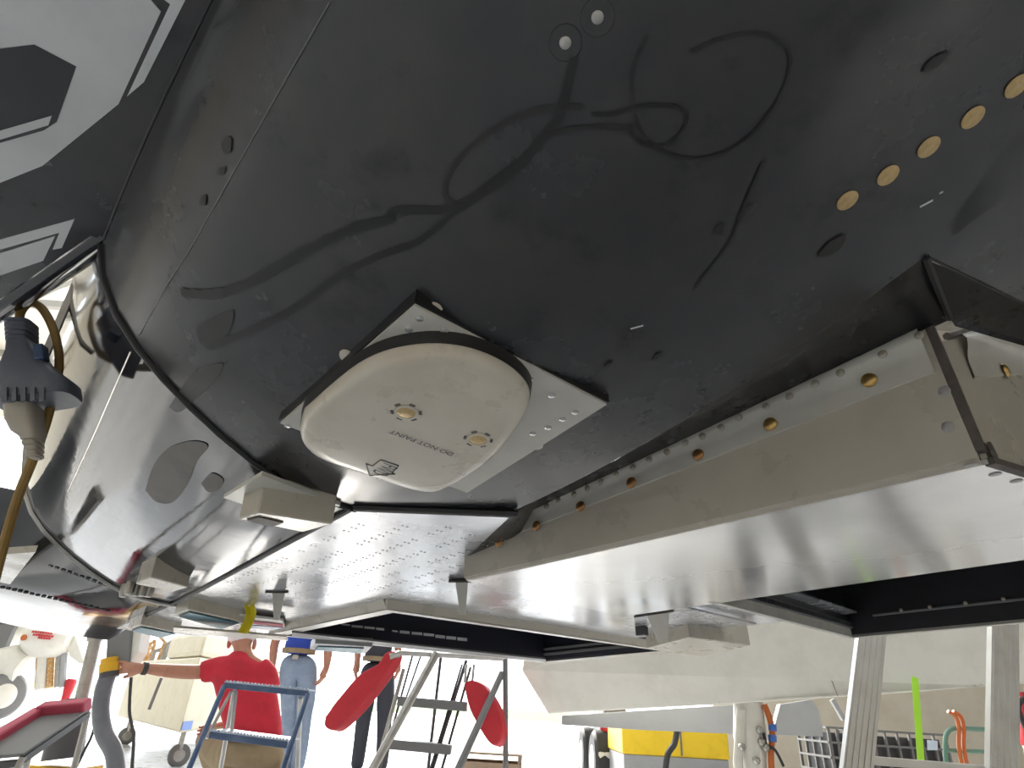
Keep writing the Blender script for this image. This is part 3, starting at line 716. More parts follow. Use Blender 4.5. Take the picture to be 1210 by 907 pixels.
# -- large white panel of uncertain identity attached to the aircraft, its doors and main gear
nz = [(617, 792, 4.3), (648, 843, 4.3), (880, 830, 3.75), (1043, 820, 3.4), (1169, 810, 3.2), (1330, 800, 2.9), (1330, 640, 2.9), (880, 700, 3.75), (620, 770, 4.3)]
wpanel = MB().prism([gy(x, y, d) for x, y, d in nz], V((.05, .5, .0))).build('white_panel', 'white_paint', JET, bevel=.01)
for i in range(60):
    k = i/59; x = 650+(1169-650)*k; y = 841.5+(808.5-841.5)*k; d = 4.3+(3.2-4.3)*k
    if i % 1 == 0: MB().box(gy(x, y, d-.004), .012, .006, .008).build('edge_tooth', 'plate_beige', wpanel)
for (xa, ya, xb, yb, d0, d1) in [(705, 790, 720, 836, 4.16, 4.12), (770, 782, 790, 834, 3.98, 3.96), (835, 775, 850, 830, 3.86, 3.82), (960, 745, 990, 822, 3.58, 3.50)]:
    MB().bar(gy(xa, ya, d0-.005), gy(xb, yb, d1-.005), .004, .003).build('panel_joint', 'strap_grey', wpanel)
MB().prism(gyl([(664, 845), (876, 832), (872, 867), (755, 862), (664, 856)], 4.75), V((0, .05, 0))).build('gear_door', 'grey_paint', JET, bevel=.004)
MB().prism(gyl([(914, 862), (922, 832), (960, 826), (967, 838), (972, 858), (973, 870), (914, 868)], 4.6), V((0, .06, 0))).build('gear_door', 'grey_paint', JET, bevel=.004)
MB().bar(gy(983, 826, 4.8), gy(997, 850, 4.8), .03, .03).build('gear_link', 'grey_paint', JET)
D = 4.15
base = gy(893, 900, D); gx = base.x
gear = MB().tube([gy(884, 828, D), gy(886, 870, D), gy(890, 905, D), V((gx+.02, D, .16))], [.085, .095, .075, .07], 16).build('main_gear_strut', 'white_paint', JET, smooth=True)
MB().tube([gy(876, 838, D-.06), gy(874, 872, D-.06), gy(872, 900, D-.06), V((gx-.12, D-.06, .2))], .028, 10).build('strut_rod', 'white_paint', gear, smooth=True)
MB().tube(spline([gy(903, 832, D-.08), gy(910, 850, D-.08), gy(913, 870, D-.08), gy(911, 888, D-.08), gy(912, 915, D-.08)], 6), .018, 8).build('hydraulic_hose', 'orange', gear, smooth=True)
for (ya, yb) in [(855, 863), (868, 876)]: MB().tube([gy(912.5, ya, D-.08), gy(913, yb, D-.08)], .023, 10).build('hose_fitting', 'blue_label', gear, smooth=True)
MB().tube(spline([gy(902, 865, D-.1), gy(906, 880, D-.1), gy(916, 886, D-.1), gy(926, 905, D-.1)], 5), .008, 6).build('brake_line', 'rubber', gear)
for (x, y) in [(897, 862), (899, 876), (904, 883), (876, 882), (893, 898)]: MB().lathe(gy(x, y, D-.09), V((0, -1, 0)), [(0, .02), (.02, .02), (.03, .012)], 10).build('strut_bolt', 'steel', gear, smooth=True)
def wheel(parent, c, ax, r, wd, tm='rubber', hm='white_paint', nm='tire'):
    t = MB().lathe(c-ax*wd/2, ax, [(0, r*.6), (0, r*.86), (wd*.15, r*.97), (wd*.5, r), (wd*.85, r*.97), (wd, r*.86), (wd, r*.6)], 28).build(nm, tm, parent, smooth=True)
    MB().lathe(c-ax*(wd*.52), ax, [(0, r*.25), (.001, r*.5), (wd*.1, r*.6), (wd*.95, r*.6), (wd*1.03, r*.5), (wd*1.04, r*.25)], 24).build('wheel_hub', hm, parent, smooth=True)
    return t
wheel(JET, V((gx+.16, D, .21)), V((1, 0, 0)), .21, .13)

# ================================================================== hanging power cable and plug
DP = .80
t = thing('power_cable', 'ochre power cable looping into a bulky grey rubber plug under the wing', 'cable', gy(20, 640, DP))
cab = spline([gy(-12, 705, DP+.03), gy(4, 645, DP+.03), gy(22, 585, DP+.03), gy(44, 530, DP+.02), gy(60, 480, DP+.02), gy(70, 430, DP+.02), gy(64, 392, DP+.015), gy(50, 365, DP+.01), gy(35, 358, DP), gy(24, 370, DP), gy(24, 388, DP)], 6)
MB().tube(cab, .0062, 10).build('cable', 'cord_ochre', t, smooth=True)
rx_, up_ = (gy(60, 430, DP)-gy(40, 430, DP)).normalized(), (gy(24, 380, DP)-gy(40, 540, DP)).normalized()
fw_ = rx_.cross(up_).normalized()
def plugring(x0, x1, y, tilt, dep):
    a_, b_ = gy(x0, y, DP), gy(x1, y+tilt, DP); c_ = (a_+b_)/2; h = (b_-a_)/2; z = fw_*dep; out = []
    for k in range(20):
        an = 2*math.pi*k/20; cc, ss = math.cos(an), math.sin(an)
        out.append(c_+h*math.copysign(abs(cc)**.55, cc)+z*math.copysign(abs(ss)**.55, ss))
    return out
def loft(rings, name, m_, par, smooth=True, auto=40):
    mb = MB(); n = len(rings[0])
    for r_ in rings: mb.v += r_
    for j in range(len(rings)-1):
        for q_ in range(n): mb.f.append((j*n+q_, j*n+(q_+1)%n, (j+1)*n+(q_+1)%n, (j+1)*n+q_))
    mb.f.append(tuple(range(n-1, -1, -1))); mb.f.append(tuple((len(rings)-1)*n+k for k in range(n)))
    return mb.build(name, m_, par, smooth=smooth, auto=auto)
rr = []
for k in range(5):
    y = 382+k*5.4; rr += [plugring(10+k*.4, 41, y, 0, .018), plugring(10+k*.4, 41, y+3.2, 0, .018), plugring(12.5+k*.4, 39, y+3.4, 0, .0155), plugring(12.5+k*.4, 39, y+5, 0, .0155)]
loft(rr, 'strain_relief', 'plug_grey', t)
pb_ = loft([plugring(13, 44, 408, -1, .019), plugring(13, 50, 420, -3, .022), plugring(10, 56, 428, -2, .024), plugring(4, 74, 442, 0, .026), plugring(0, 90, 452, 2, .028), plugring(-1, 92, 466, 0, .028), plugring(-1, 91, 482, -12, .028)], 'plug_body', 'plug_grey', t)
for k in range(5):
    x = 6+k*11; MB().bar(gy(x, 458, DP-.03), gy(x, 474, DP-.03), .006, .003, V((0, -1, 0))).build('grip_rib', 'plug_grey', pb_)
MB().prism([gy(38, 406, DP-.02), gy(50, 405, DP-.02), gy(52, 422, DP-.025), gy(39, 424, DP-.025)], V((0, .015, 0))).build('latch', 'blue_metal', t, bevel=.002)
loft([plugring(10, 46, 484, -4, .020), plugring(12, 48, 500, -2, .020), plugring(18, 50, 512, -1, .018), plugring(27, 49, 518, 0, .013)], 'socket', 'plug_beige', t)
rr = []
for k in range(4):
    y = 518+k*6; rr += [plugring(27+k*2, 49, y, 0, .013-k*.001), plugring(28+k*2, 49, y+3.5, 0, .013-k*.001), plugring(30+k*2, 47.5, y+3.8, 0, .010-k*.001), plugring(30+k*2, 47.5, y+5.6, 0, .010-k*.001)]
loft(rr, 'socket_boot', 'plug_beige', t)
sp = MB(); sp.bar(gy(99, 312, .93), gy(50, 428, .86), .013, .004, V((0, -1, 0)))
tag(sp.build('webbing_strap', 'strap_grey', None), 'flat grey webbing strap hanging from the wing edge beside the plug', 'strap')

# ================================================================== people
def skin_mesh(name, nodes, edges, material, parent, sub=2, root=0):
    me = bpy.data.meshes.new(name); me.from_pydata([tuple(n[0]) for n in nodes], edges, []); o = bpy.data.objects.new(name, me); COL.objects.link(o)
    md = o.modifiers.new('skin', 'SKIN'); md.use_smooth_shade = True
    if not me.skin_vertices: 
        bm = bmesh.new(); bm.from_mesh(me); bm.verts.layers.skin.verify(); bm.to_mesh(me); bm.free()
    for i, n in enumerate(nodes):
        r_ = n[1]; me.skin_vertices[0].data[i].radius = (r_, r_) if not isinstance(r_, tuple) else r_
        me.skin_vertices[0].data[i].use_root = (i == root)
    sb_ = o.modifiers.new('sub', 'SUBSURF'); sb_.levels = sub; sb_.render_levels = sub
    bpy.context.view_layer.update()
    ev = o.evaluated_get(bpy.context.evaluated_depsgraph_get()); nm = bpy.data.meshes.new_from_object(ev); bpy.data.objects.remove(o); bpy.data.meshes.remove(me)
    nm.name = name; nm.materials.clear(); nm.materials.append(MATS[material])
    for p in nm.polygons: p.use_smooth = True; p.material_index = 0
    o = bpy.data.objects.new(name, nm); COL.objects.link(o); setp(o, parent); return o
class Fig:
    def __init__(s): s.n = []; s.e = []
    def add(s, p, r, frm=None):
        s.n.append((V(p), r)); i = len(s.n)-1
        if frm is not None: s.e.append((frm, i))
        return i
    def chain(s, pts, frm=None):
        for p, r in pts: frm = s.add(p, r, frm)
        return frm
    def hand(s, frm, wrist, d, side, curl):                 # palm and five fingers
        d = d.normalized(); side = (side-d*side.dot(d)).normalized(); curl = (curl-d*curl.dot(d)-side*curl.dot(side)).normalized()
        pm = s.add(wrist+d*.05, (.036), frm); kn = s.add(wrist+d*.085, (.034), pm)
        for k, (o_, ln_) in enumerate([(-.030, .070), (-.010, .080), (.010, .075), (.029, .058)]):
            b_ = wrist+d*.098+side*o_
            s.chain([(b_, .011), (b_+d*ln_*.5+curl*.012, .010), (b_+d*ln_*.85+curl*.035, .008)], kn)
        s.chain([(wrist+d*.05-side*.045+curl*.008, .013), (wrist+d*.085-side*.06+curl*.02, .010)], pm)
    def build(s, name, m_, par, sub=2): return skin_mesh(name, s.n, s.e, m_, par, sub)
def ering(c, hw, hd, X=V((1, 0, 0)), Y=V((0, 1, 0)), n=20):
    return [c+X*(hw*math.cos(2*math.pi*k/n))+Y*(hd*math.sin(2*math.pi*k/n)) for k in range(n)]
def cloth(name, rings, tubes, material, parent, vox=.014):
    mb = MB(); n = len(rings[0])
    for r_ in rings: mb.v += r_
    for j in range(len(rings)-1):
        for q_ in range(n): mb.f.append((j*n+q_, j*n+(q_+1)%n, (j+1)*n+(q_+1)%n, (j+1)*n+q_))
    mb.f.append(tuple(range(n-1, -1, -1))); mb.f.append(tuple((len(rings)-1)*n+k for k in range(n)))
    for pts, rs in tubes: mb.tube(pts, rs, 14)
    o = mb.build(name, material, parent)
    md = o.modifiers.new('r', 'REMESH'); md.mode = 'VOXEL'; md.voxel_size = vox; md.use_smooth_shade = True
    md = o.modifiers.new('s', 'SMOOTH'); md.factor = .6; md.iterations = 6
    return o
# -- kneeling person in the red shirt
D = 4.5
def q(x, y, d=D): return gy(x, y, d)
man = thing('person', 'person in a red shirt and khaki trousers kneeling, arm stretched to a hose', 'person', V((q(290, 900).x, D+.1, 0)))
f = Fig(); h0 = f.add(q(286, 783), .06)
nk = f.chain([(q(286, 772), .055), (q(286.5, 766), .052), (q(286, 758, 4.52), .075), (q(286, 748, 4.54), .083), (q(286, 741, 4.54), .06)], h0)
sh = f.add(q(260, 788), .06, h0)
wr = f.chain([(q(244, 793), .050), (q(228, 794, 4.45), .047), (q(212, 793, 4.4), .047), (q(195, 792, 4.33), .042), (q(180, 790, 4.28), .036), (q(168, 789, 4.24), .027)], sh)
w0 = q(166, 789, 4.24); f.hand(wr, w0, q(140, 788, 4.2)-w0, V((0, -.2, 1)), V((0, .8, -.2)))
sh2 = f.add(q(310, 790), .06, h0)
wr2 = f.chain([(q(318, 812, 4.55), .048), (q(312, 838, 4.75), .043), (q(285, 850, 4.85), .034), (q(266, 856, 4.85), .028)], sh2)
f.hand(wr2, q(262, 857, 4.85), q(246, 862, 4.8)-q(262, 857, 4.85), V((0, .3, 1)), V((0, -1, -.3)))
f.build('body', 'skin', man)
pm = D/F_PX
cloth('shirt', [ering(q(x, y, 4.5), h*pm, dd) for x, y, h, dd in [(300, 868, 29, .14), (299, 858, 29.5, .145), (296, 843, 31, .14), (292, 822, 32, .135), (288, 803, 33, .13), (285, 790, 32, .115), (285, 781, 24, .095), (285.5, 775, 12, .075), (286, 769, 9.5, .066)]],
      [([q(268, 789), q(256, 790), q(246, 792), q(239, 794)], [.085, .078, .072, .070]), ([q(304, 789), q(315, 798, 4.52), q(320, 814, 4.55)], [.085, .074, .068])], 'red_cloth', man)
cloth('trousers', [ering(q(x, y, d), h*pm, dd) for x, y, h, dd, d in [(300, 866, 28.5, .14, 4.5), (298, 878, 31, .16, 4.5), (296, 892, 34, .18, 4.52), (296, 904, 32, .17, 4.55)]],
      [([q(284, 893, 4.55), q(262, 884, 4.75), q(247, 872, 4.9), q(245, 870, 4.92)], [.14, .115, .095, .07]), ([q(247, 872, 4.9), q(249, 893, 4.95), q(252, 908, 5.0)], [.088, .07, .058]),
       ([q(310, 896, 4.55), q(320, 908, 4.7), q(319, 912, 4.85)], [.13, .105, .085]), ([q(319, 912, 4.85), q(326, 916, 4.65), q(332, 920, 4.45)], [.08, .065, .055])], 'khaki', man)
MB().lathe(q(300, 869, 4.5), UPZ, [(-.03, .17), (-.03, .182), (.01, .182), (.01, .17)], 28).build('belt', 'dark_cloth', man, smooth=True)
cap = MB().ball(q(286, 749, 4.54), .098, .105, .075, n=18, k=10).build('cap', 'white_cloth', man, smooth=True)
cf = q(286, 749, 4.54); MB().prism([cf+V((-.07, .08, 0)), cf+V((.05, .09, 0)), cf+V((.04, .17, -.01)), cf+V((-.06, .17, -.01))], V((0, 0, .01))).build('cap_brim', 'white_cloth', cap)
for sgn in (-1, 1): MB().ball(q(286, 760, 4.53)+V((sgn*.085, 0, 0)), .014, .026, .036).build('ear', 'skin', man, smooth=True)
MB().lathe(q(171, 789.5, 4.245), (q(180, 790, 4.28)-q(168, 789, 4.24)), [(-.012, .030), (-.012, .037), (.012, .038), (.012, .030)], 16).build('wristwatch', 'rubber', man, smooth=True)
for (x, d) in [(253, 5.0), (336, 4.42)]:
    b_ = q(x, 900, d); MB().ball(V((b_.x, d+.04, .045)), .05, .13, .045).build('shoe', 'dark_grey', man, smooth=True)
# -- standing person in jeans
def standing(label, D, X, hipx, footx, shirt, trouser, feet_y, arms):
    def q(x, y, d=D): return gy(x, y, d)
    b_ = q(X, 850); s_ = thing('person', label, 'person', V((b_.x, D, 0)))
    H = lambda x, z, dy=0: V((x, D+dy, z))
    cxm = q(X, 780).x
    lx, rx2 = q(hipx[0], 800).x, q(hipx[1], 800).x; fl, fr = q(footx[0], 890).x, q(footx[1], 890).x
    f = Fig(); r0 = f.add(H(cxm, 1.30), .10)
    f.chain([(H(cxm, 1.46), .06), (H(cxm, 1.53), .055), (H(cxm, 1.60, -.02), .075), (H(cxm, 1.68, -.01), .09), (H(cxm, 1.75), .075)], r0)
    for sg, el, wr_, dirv in arms:
        i = f.chain([(H(cxm+sg*.19, 1.40), .055), (el, .043), (el.lerp(wr_, .5), .038), (wr_, .027)], r0)
        f.hand(i, wr_, dirv, V((0, -1, 0)), V((-sg, 0, 0)))
    f.build('body', 'skin', s_)
    f = Fig(); r0 = f.add(H(cxm, 1.18), .14)
    f.chain([(H(cxm, 1.32), .15), (H(cxm, 1.42), .10), (H(cxm, 1.48), .065)], r0)
    for sg, el, wr_, dirv in arms: f.chain([(H(cxm+sg*.17, 1.39), .075), (H(cxm+sg*.19, 1.39).lerp(el, .5), .065)], 1)
    f.chain([(H(cxm, 1.02), .145), (H(cxm, .97), .15)], r0)
    f.build('shirt', shirt, s_)
    f = Fig(); r0 = f.add(H(cxm, .92), .14)
    f.chain([(H(cxm, 1.0), .138)], r0)
    f.chain([(H(lx, .82), .105), (H(lx*.6+fl*.4, .66), .092), (H(lx*.35+fl*.65, .47), .075), (H(fl, .26), .068), (H(fl, .07), .062)], r0)
    f.chain([(H(rx2, .82), .105), (H(rx2*.6+fr*.4, .66), .092), (H(rx2*.35+fr*.65, .47), .075), (H(fr, .26), .068), (H(fr, .07), .062)], r0)
    f.build('trousers', trouser, s_)
    MB().lathe(H(cxm, .985), UPZ, [(0, .135), (0, .147), (.04, .147), (.04, .135)], 24).build('belt', 'khaki', s_, smooth=True)
    for x in (fl, fr): MB().ball(V((x, D-.05, .045)), .05, .14, .045).build('shoe', 'dark_grey', s_, smooth=True)
    MB().ball(H(cxm, 1.73, .02), .092, .105, .085).build('hair', 'hair', s_, smooth=True)
    MB().ball(H(cxm, 1.655, -.105), .014, .02, .024).build('nose', 'skin', s_, smooth=True)
    return s_
D = 6.1
p_ = standing('person in pale blue jeans and a blue shirt standing behind the kneeling person', D, 351, (341, 362), (340, 354), 'blue_cloth', 'denim', 898,
         [(-1, gy(324, 762, D), gy(322, 785, D-.05), V((.02, -.1, -1))), (1, gy(388, 768, D), gy(386, 788, D-.05), V((-.25, -.1, -1)))])
MB().box(gy(349, 776, D-.15), .05, .01, .035).build('belt_buckle', 'steel', p_)
D = 6.6
standing('person in dark trousers standing beyond the padded maintenance stand', D, 446, (436, 456), (424, 452), 'dark_cloth', 'dark_cloth', 898,
         [(-1, gy(424, 758, D), gy(422, 782, D), V((0, 0, -1))), (1, gy(470, 758, D), gy(471, 782, D), V((0, 0, -1)))])

# ================================================================== step stool
D = 3.0
t = thing('step_stool', 'blue metal step stool with pale treads behind the kneeling person', 'step stool', V((gy(295, 850, D).x, D, 0)))
def drop(p, q_, z=0.0):                                       # carry the line p-q on to the floor
    d = q_-p; return p+d*((z-p.z)/d.z)
def treadbar(xa, ya, xb, yb, d, dep, hgt, par, m_='tread_pale', m2='blue_metal'):
    a_, b_ = gy(xa, ya, d), gy(xb, yb, d); X = (b_-a_)
    o = MB().hexa([a_, b_, b_+V((0, dep, 0)), a_+V((0, dep, 0))], [p+V((0, 0, .006)) for p in (a_, b_, b_+V((0, dep, 0)), a_+V((0, dep, 0)))]).build('tread', m_, par, bevel=.002)
    MB().hexa([p-V((0, .002, hgt)) for p in (a_, b_, b_+V((0, .02, 0)), a_+V((0, .02, 0)))], [p-V((0, .002, 0)) for p in (a_, b_, b_+V((0, .02, 0)), a_+V((0, .02, 0)))]).build('tread_front', m2, par, bevel=.003)
    for k in range(24):
        p = a_.lerp(b_, (k+.5)/24); MB().box(p+V((0, .004, .008)), .006, .012, .005).build('tread_grip', 'tread_pale', o)
treadbar(265, 806, 365, 816, D, .13, .022, t)
treadbar(248, 864, 340, 876, D-.10, .18, .024, t)
for (xa, ya, xb, yb, dy, dz) in [(265, 810, 228, 897, 0, -.28), (364, 820, 338, 897, 0, -.28)]:
    a_ = gy(xa, ya, D); b_ = gy(xb, yb, D-.16); e_ = drop(a_, b_); MB().tube([a_, e_], .011, 10).build('front_leg', 'blue_metal', t, smooth=True); MB().ball(e_+V((0, 0, .012)), .016, .016, .014).build('foot_cap', 'rubber', t, smooth=True)
for (xa, ya, xb, yb) in [(277, 816, 262, 900), (355, 824, 352, 900)]:
    a_ = gy(xa, ya, D+.05); b_ = gy(xb, yb, D+.30); e_ = drop(a_, b_); MB().tube([a_, e_], .010, 10).build('rear_leg', 'steel', t, smooth=True)
for (xa, xb) in [(273, 244), (279, 273)]:
    MB().tube([gy(xa, 817, D+.02), gy(xb, 872, D-.04)], .007, 8).build('brace', 'steel', t, smooth=True)

# ================================================================== padded maintenance stand in the middle
D = 4.0
t = thing('maintenance_stand', 'grey tubular maintenance stand with steps and two red bumper pads', 'stand', V((gy(520, 850, D).x, D, 0)))
def rail(xa, ya, xb, yb, r_, m_='mid_grey', da=0, db=0, nm='rail', floor=True):
    a_, b_ = gy(xa, ya, D+da), gy(xb, yb, D+db)
    if floor: b_ = drop(a_, b_)
    return MB().tube([a_, b_], r_, 8).build(nm, m_, t, smooth=True)
rail(516, 771, 441, 907, .024, 'steel', 0, -.1); rail(477, 790, 448, 895, .012, 'steel', .05, 0)
rail(488, 772, 458, 880, .007, 'dark_grey', .3, .1); rail(497, 775, 464, 870, .006, 'dark_grey', .3, .1)
rail(521, 775, 506, 907, .010, 'dark_grey', .4, .4); rail(551, 780, 512, 905, .010, 'dark_grey', .2, .1); rail(556, 788, 523, 905, .008, 'dark_grey', .2, .1); rail(546, 785, 514, 890, .006, 'dark_grey', .2, .1)
rail(597, 776, 597.5, 907, .016, 'mid_grey', .1, .1); rail(593, 795, 543, 905, .020, 'mid_grey', .1, -.2)
for (xa, ya, xb, yb) in [(470, 822, 552, 829), (460, 873, 533, 880)]:
    a_, b_ = gy(xa, ya, D+.05), gy(xb, yb, D+.05)
    MB().hexa([p-V((0, 0, .05)) for p in (a_, b_, b_+V((0, .14, 0)), a_+V((0, .14, 0)))], [a_, b_, b_+V((0, .14, 0)), a_+V((0, .14, 0))]).build('step', 'mid_grey', t, bevel=.004)
    o = MB()
MB().tube([gy(470, 771, D), gy(597, 778, D+.1)], .014, 8).build('top_tube', 'steel', t, smooth=True)
def pad(pts, d, th_, tilt):
    ps = spline([V((x, y, 0)) for x, y in pts+[pts[0]]], 4)[:-1]
    return MB().prism([gy(p.x, p.y, d+(p.x-pts[0][0])*tilt) for p in ps], V((.035, th_, -.01))).build('bumper_pad', 'red', t, smooth=True, bevel=.008)
pad([(384, 846), (383, 857), (391, 862), (402, 858), (425, 836), (452, 802), (467, 778), (466, 769), (455, 771), (446, 784), (425, 796), (402, 822)], D-.02, .05, 0)
pad([(548, 808), (556, 803), (572, 810), (588, 836), (593, 862), (588, 879), (578, 877), (564, 856), (553, 832)], D+.02, .05, 0)
for x in (551, 560): MB().tube([gy(x, 785, D+.05), gy(x-2, 806, D+.03)], .008, 8).build('pad_arm', 'steel', t, smooth=True)
MB().tube([gy(472, 772, D), gy(460, 776, D-.02)], .02, 8).build('pad_arm', 'steel', t, smooth=True)
# low wooden crate beyond the stand
D = 5.2; a_ = gy(548, 890, D); b_ = gy(617, 896, D)
t = thing('wooden_crate', 'low brown wooden crate on the floor beyond the stand', 'crate', V(((a_.x+b_.x)/2, D, 0)))
for k in range(3):
    z = .02+k*(a_.z-.03)/3; MB().box(((a_.x+b_.x)/2, D, z+.02), b_.x-a_.x, .018, (a_.z-.03)/3*.82+.01).build('slat', 'wood', t)
    MB().box(((a_.x+b_.x)/2, D+.3, z+.02), b_.x-a_.x, .018, (a_.z-.03)/3*.82+.01).build('slat', 'wood', t)
for x in (a_.x+.01, b_.x-.01): MB().box((x, D+.15, a_.z/2), .02, .28, a_.z).build('end_board', 'wood', t)
MB().box(((a_.x+b_.x)/2, D+.15, a_.z+.008), b_.x-a_.x, .33, .014).build('lid', 'wood', t)

# ================================================================== aluminium ladder on the right
D = 2.72
t = thing('aluminium_ladder', 'ribbed aluminium stepladder standing past the open equipment bay', 'ladder', V((gy(1105, 850, D).x, D, 0)))
def ladrail(xa, ya, xb, yb, d0, d1, wpx):
    a_, b_ = gy(xa, ya, d0), gy(xb, yb, d1); a_ = a_+(a_-b_)*.5; e_ = drop(a_, b_); w_ = wpx*D/F_PX
    o = MB().bar(a_, e_, w_, .03, V((0, -1, 0))).build('rail', 'aluminium', t)
    d = (e_-a_).normalized(); X = d.cross(V((0, -1, 0))).normalized(); Yn = X.cross(d).normalized()
    if Yn.y > 0: Yn = -Yn
    for k in range(-2, 3): MB().bar(a_+X*(k*w_*.2)+Yn*.016, e_+X*(k*w_*.2)+Yn*.016, w_*.07, .008, V((0, -1, 0))).build('rail_rib', 'aluminium', o)
    MB().box(e_+V((0, 0, .015)), w_*1.2, .06, .03).build('foot', 'rubber', t)
ladrail(1029, 750, 1012, 907, D, D-.06, 29); ladrail(1185, 745, 1184, 907, D, D-.06, 29)
for k in range(3):
    ya, yb = 893+k*78, 905+k*78; xa, xb = 1026-k*6, 1172
    a_, b_ = gy(xa, ya, D-.05), gy(xb, yb, D-.05)
    if a_.z < .06: continue
    MB().hexa([p-V((0, 0, .028)) for p in (a_, b_, b_+V((0, .08, 0)), a_+V((0, .08, 0)))], [a_, b_, b_+V((0, .08, 0)), a_+V((0, .08, 0))]).build('step', 'aluminium', t, bevel=.002)
# ================================================================== things on the right: cart, crates, hand truck, strap
D = 5.6
a_, b_ = gy(735, 860, D), gy(860, 866, D)
t = thing('yellow_cart', 'yellow and grey boxy equipment cart beyond the main landing gear', 'cart', V(((a_.x+b_.x)/2, D+.3, 0)))
X0, X1, ZT = a_.x, b_.x, a_.z+.08
MB().box(((X0+X1)/2, D+.35, (ZT+.38)/2), X1-X0, .7, ZT-.38).build('body', 'yellow', t, bevel=.015)
MB().box(((X0+X1)/2, D+.35, .29), X1-X0-.02, .68, .18).build('chassis', 'grey_paint', t, bevel=.01)
MB().box(((X0*.45+X1*.55), D-.005, (ZT+.38)/2), .012, .01, ZT-.40).build('door_joint', 'mid_grey', t)
for sx in (.15, .85):
    for yy in (.12, .58): wheel(t, V((X0+(X1-X0)*sx, D+yy, .13)), V((1, 0, 0)), .13, .07)
D = 6.55
t = thing('tow_tractor', 'small tractor front with black wheel and red lamp beside the yellow cart', 'tractor', V((gy(712, 880, D).x, D, 0)))
c = gy(712, 885, D); MB().box((c.x+.12, D+.3, .52), .22, .7, .38).build('body', 'mid_grey', t, bevel=.03)
wheel(t, V((c.x-.02, D, .26)), V((1, 0, 0)), .26, .16); wheel(t, V((c.x-.02, D+.8, .26)), V((1, 0, 0)), .26, .16)
MB().box(gy(714, 893, D-.15), .14, .2, .08).build('fender', 'white_paint', t, bevel=.02)
MB().tube([gy(727, 853, D-.05), gy(724, 880, D-.05), gy(729, 907, D-.1)], .03, 8).build('roll_bar', 'mid_grey', t, smooth=True)
MB().lathe(gy(715, 861, D-.02), UPZ, [(-.08, .02), (0, .05), (.06, .045), (.08, .02)], 12).build('lamp', 'red', t, smooth=True)
D = 5.2; pts = spline([gy(800, 862, D), gy(797, 878, D), gy(788, 896, D), V((gy(783, 910, D).x, D, .1)), V((gy(783, 910, D).x+.1, D+.1, .02)), V((gy(783, 910, D).x+.5, D+.1, .02))], 6)
tag(MB().tube(pts, .022, 8).build('drain_hose', 'rubber', None, smooth=True), 'thick black hose dropping in front of the yellow cart', 'hose')
# crates
def crate(xa, ya, xb, yb, D, label, z0=0.0, ang=.25):
    a_, b_ = gy(xa, ya, D), gy(xb, yb, D); W_ = (b_.x-a_.x); H_ = a_.z; ca, sa = math.cos(ang), math.sin(ang)
    t = thing('plastic_crate', label, 'crate', V((a_.x+W_/2, D, 0)), 'black lattice crates by the wall')
    X = V((1, 0, 0)); dep = .5; c0_ = V((a_.x, D, 0))
    MB().box((a_.x+W_/2, D+dep/2, H_*.5), W_-.06, dep-.06, H_*.9).build('inner_wall', 'dark_grey', t)
    nx, nz = max(4, int(W_/.085)), 7
    for k in range(nx+1):
        x = a_.x+W_*k/nx; MB().box((x, D, H_/2), .014, .02, H_).build('upright_rib', 'mid_grey', t)
    for k in range(nz+1):
        z = H_*k/nz; MB().box((a_.x+W_/2, D-.004, max(.01, z)), W_+.014, .02, .014).build('cross_rib', 'mid_grey', t)
    for k in range(5):
        y = D+dep*k/4; MB().box((a_.x, y, H_/2), .02, .014, H_).build('upright_rib', 'mid_grey', t)
    for k in range(nz+1): MB().box((a_.x-.004, D+dep/2, max(.01, H_*k/nz)), .02, dep, .014).build('cross_rib', 'mid_grey', t)
    return t
c1_ = crate(978, 859, 1016, 861, 5.0, 'narrow black lattice crate behind the ladder rail'); MB().prism(gyl([(996, 866), (1004, 866), (1004, 877), (996, 877)], 4.985), V((0, .004, 0))).build('paper_label', 'glass_pale', c1_)
c2_ = crate(1030, 863, 1116, 868, 5.0, 'wide black lattice crate between the ladder rails'); MB().prism(gyl([(1096, 874), (1108, 875), (1108, 886), (1096, 886)], 4.985), V((0, .004, 0))).build('paper_label', 'glass_pale', c2_)
# strap, hand truck, canister
sp = MB(); a_, b_ = gy(1081, 800, 3.28), gy(1088, 896, 3.24); sp.bar(a_, b_, .032, .003, V((0, -1, 0))); sp.bar(b_, drop(a_, b_, .3), .032, .003, V((0, -1, 0)))
so_ = tag(sp.build('ratchet_strap', 'lime', None), 'bright lime green strap hanging from the pale panel between the ladder rails', 'strap')
D = 4.4
t = thing('hand_truck', 'green tube hand truck with orange hooked rods near the cream wall', 'hand truck', V((gy(1140, 880, D).x, D, 0)))
pts = spline([gy(1118, 900, D), gy(1117, 880, D), gy(1119, 866, D), gy(1128, 860, D), gy(1150, 861, D), gy(1172, 862, D)], 6)
MB().tube([V((pts[0].x, D, 0.02))]+pts+[V((pts[-1].x+.02, D, .5)), V((pts[-1].x+.02, D, .02))], .014, 8).build('frame', 'green_tube', t, smooth=True)
MB().tube([gy(1117, 886, D), gy(1172, 888, D)], .012, 8).build('cross_bar', 'green_tube', t, smooth=True)
MB().box((gy(1145, 880, D).x, D-.1, .02), .35, .22, .02).build('toe_plate', 'green_tube', t)
for x in (1135, 1141):
    MB().tube(spline([V((gy(x, 900, D-.03).x, D-.03, .04)), gy(x, 895, D-.03), gy(x-2, 860, D-.03), gy(x-6, 846, D-.03), gy(x-15, 840, D-.03)], 6), .011, 8).build('hooked_rod', 'orange', t, smooth=True)
D = 4.0; c = gy(1216, 842, D)
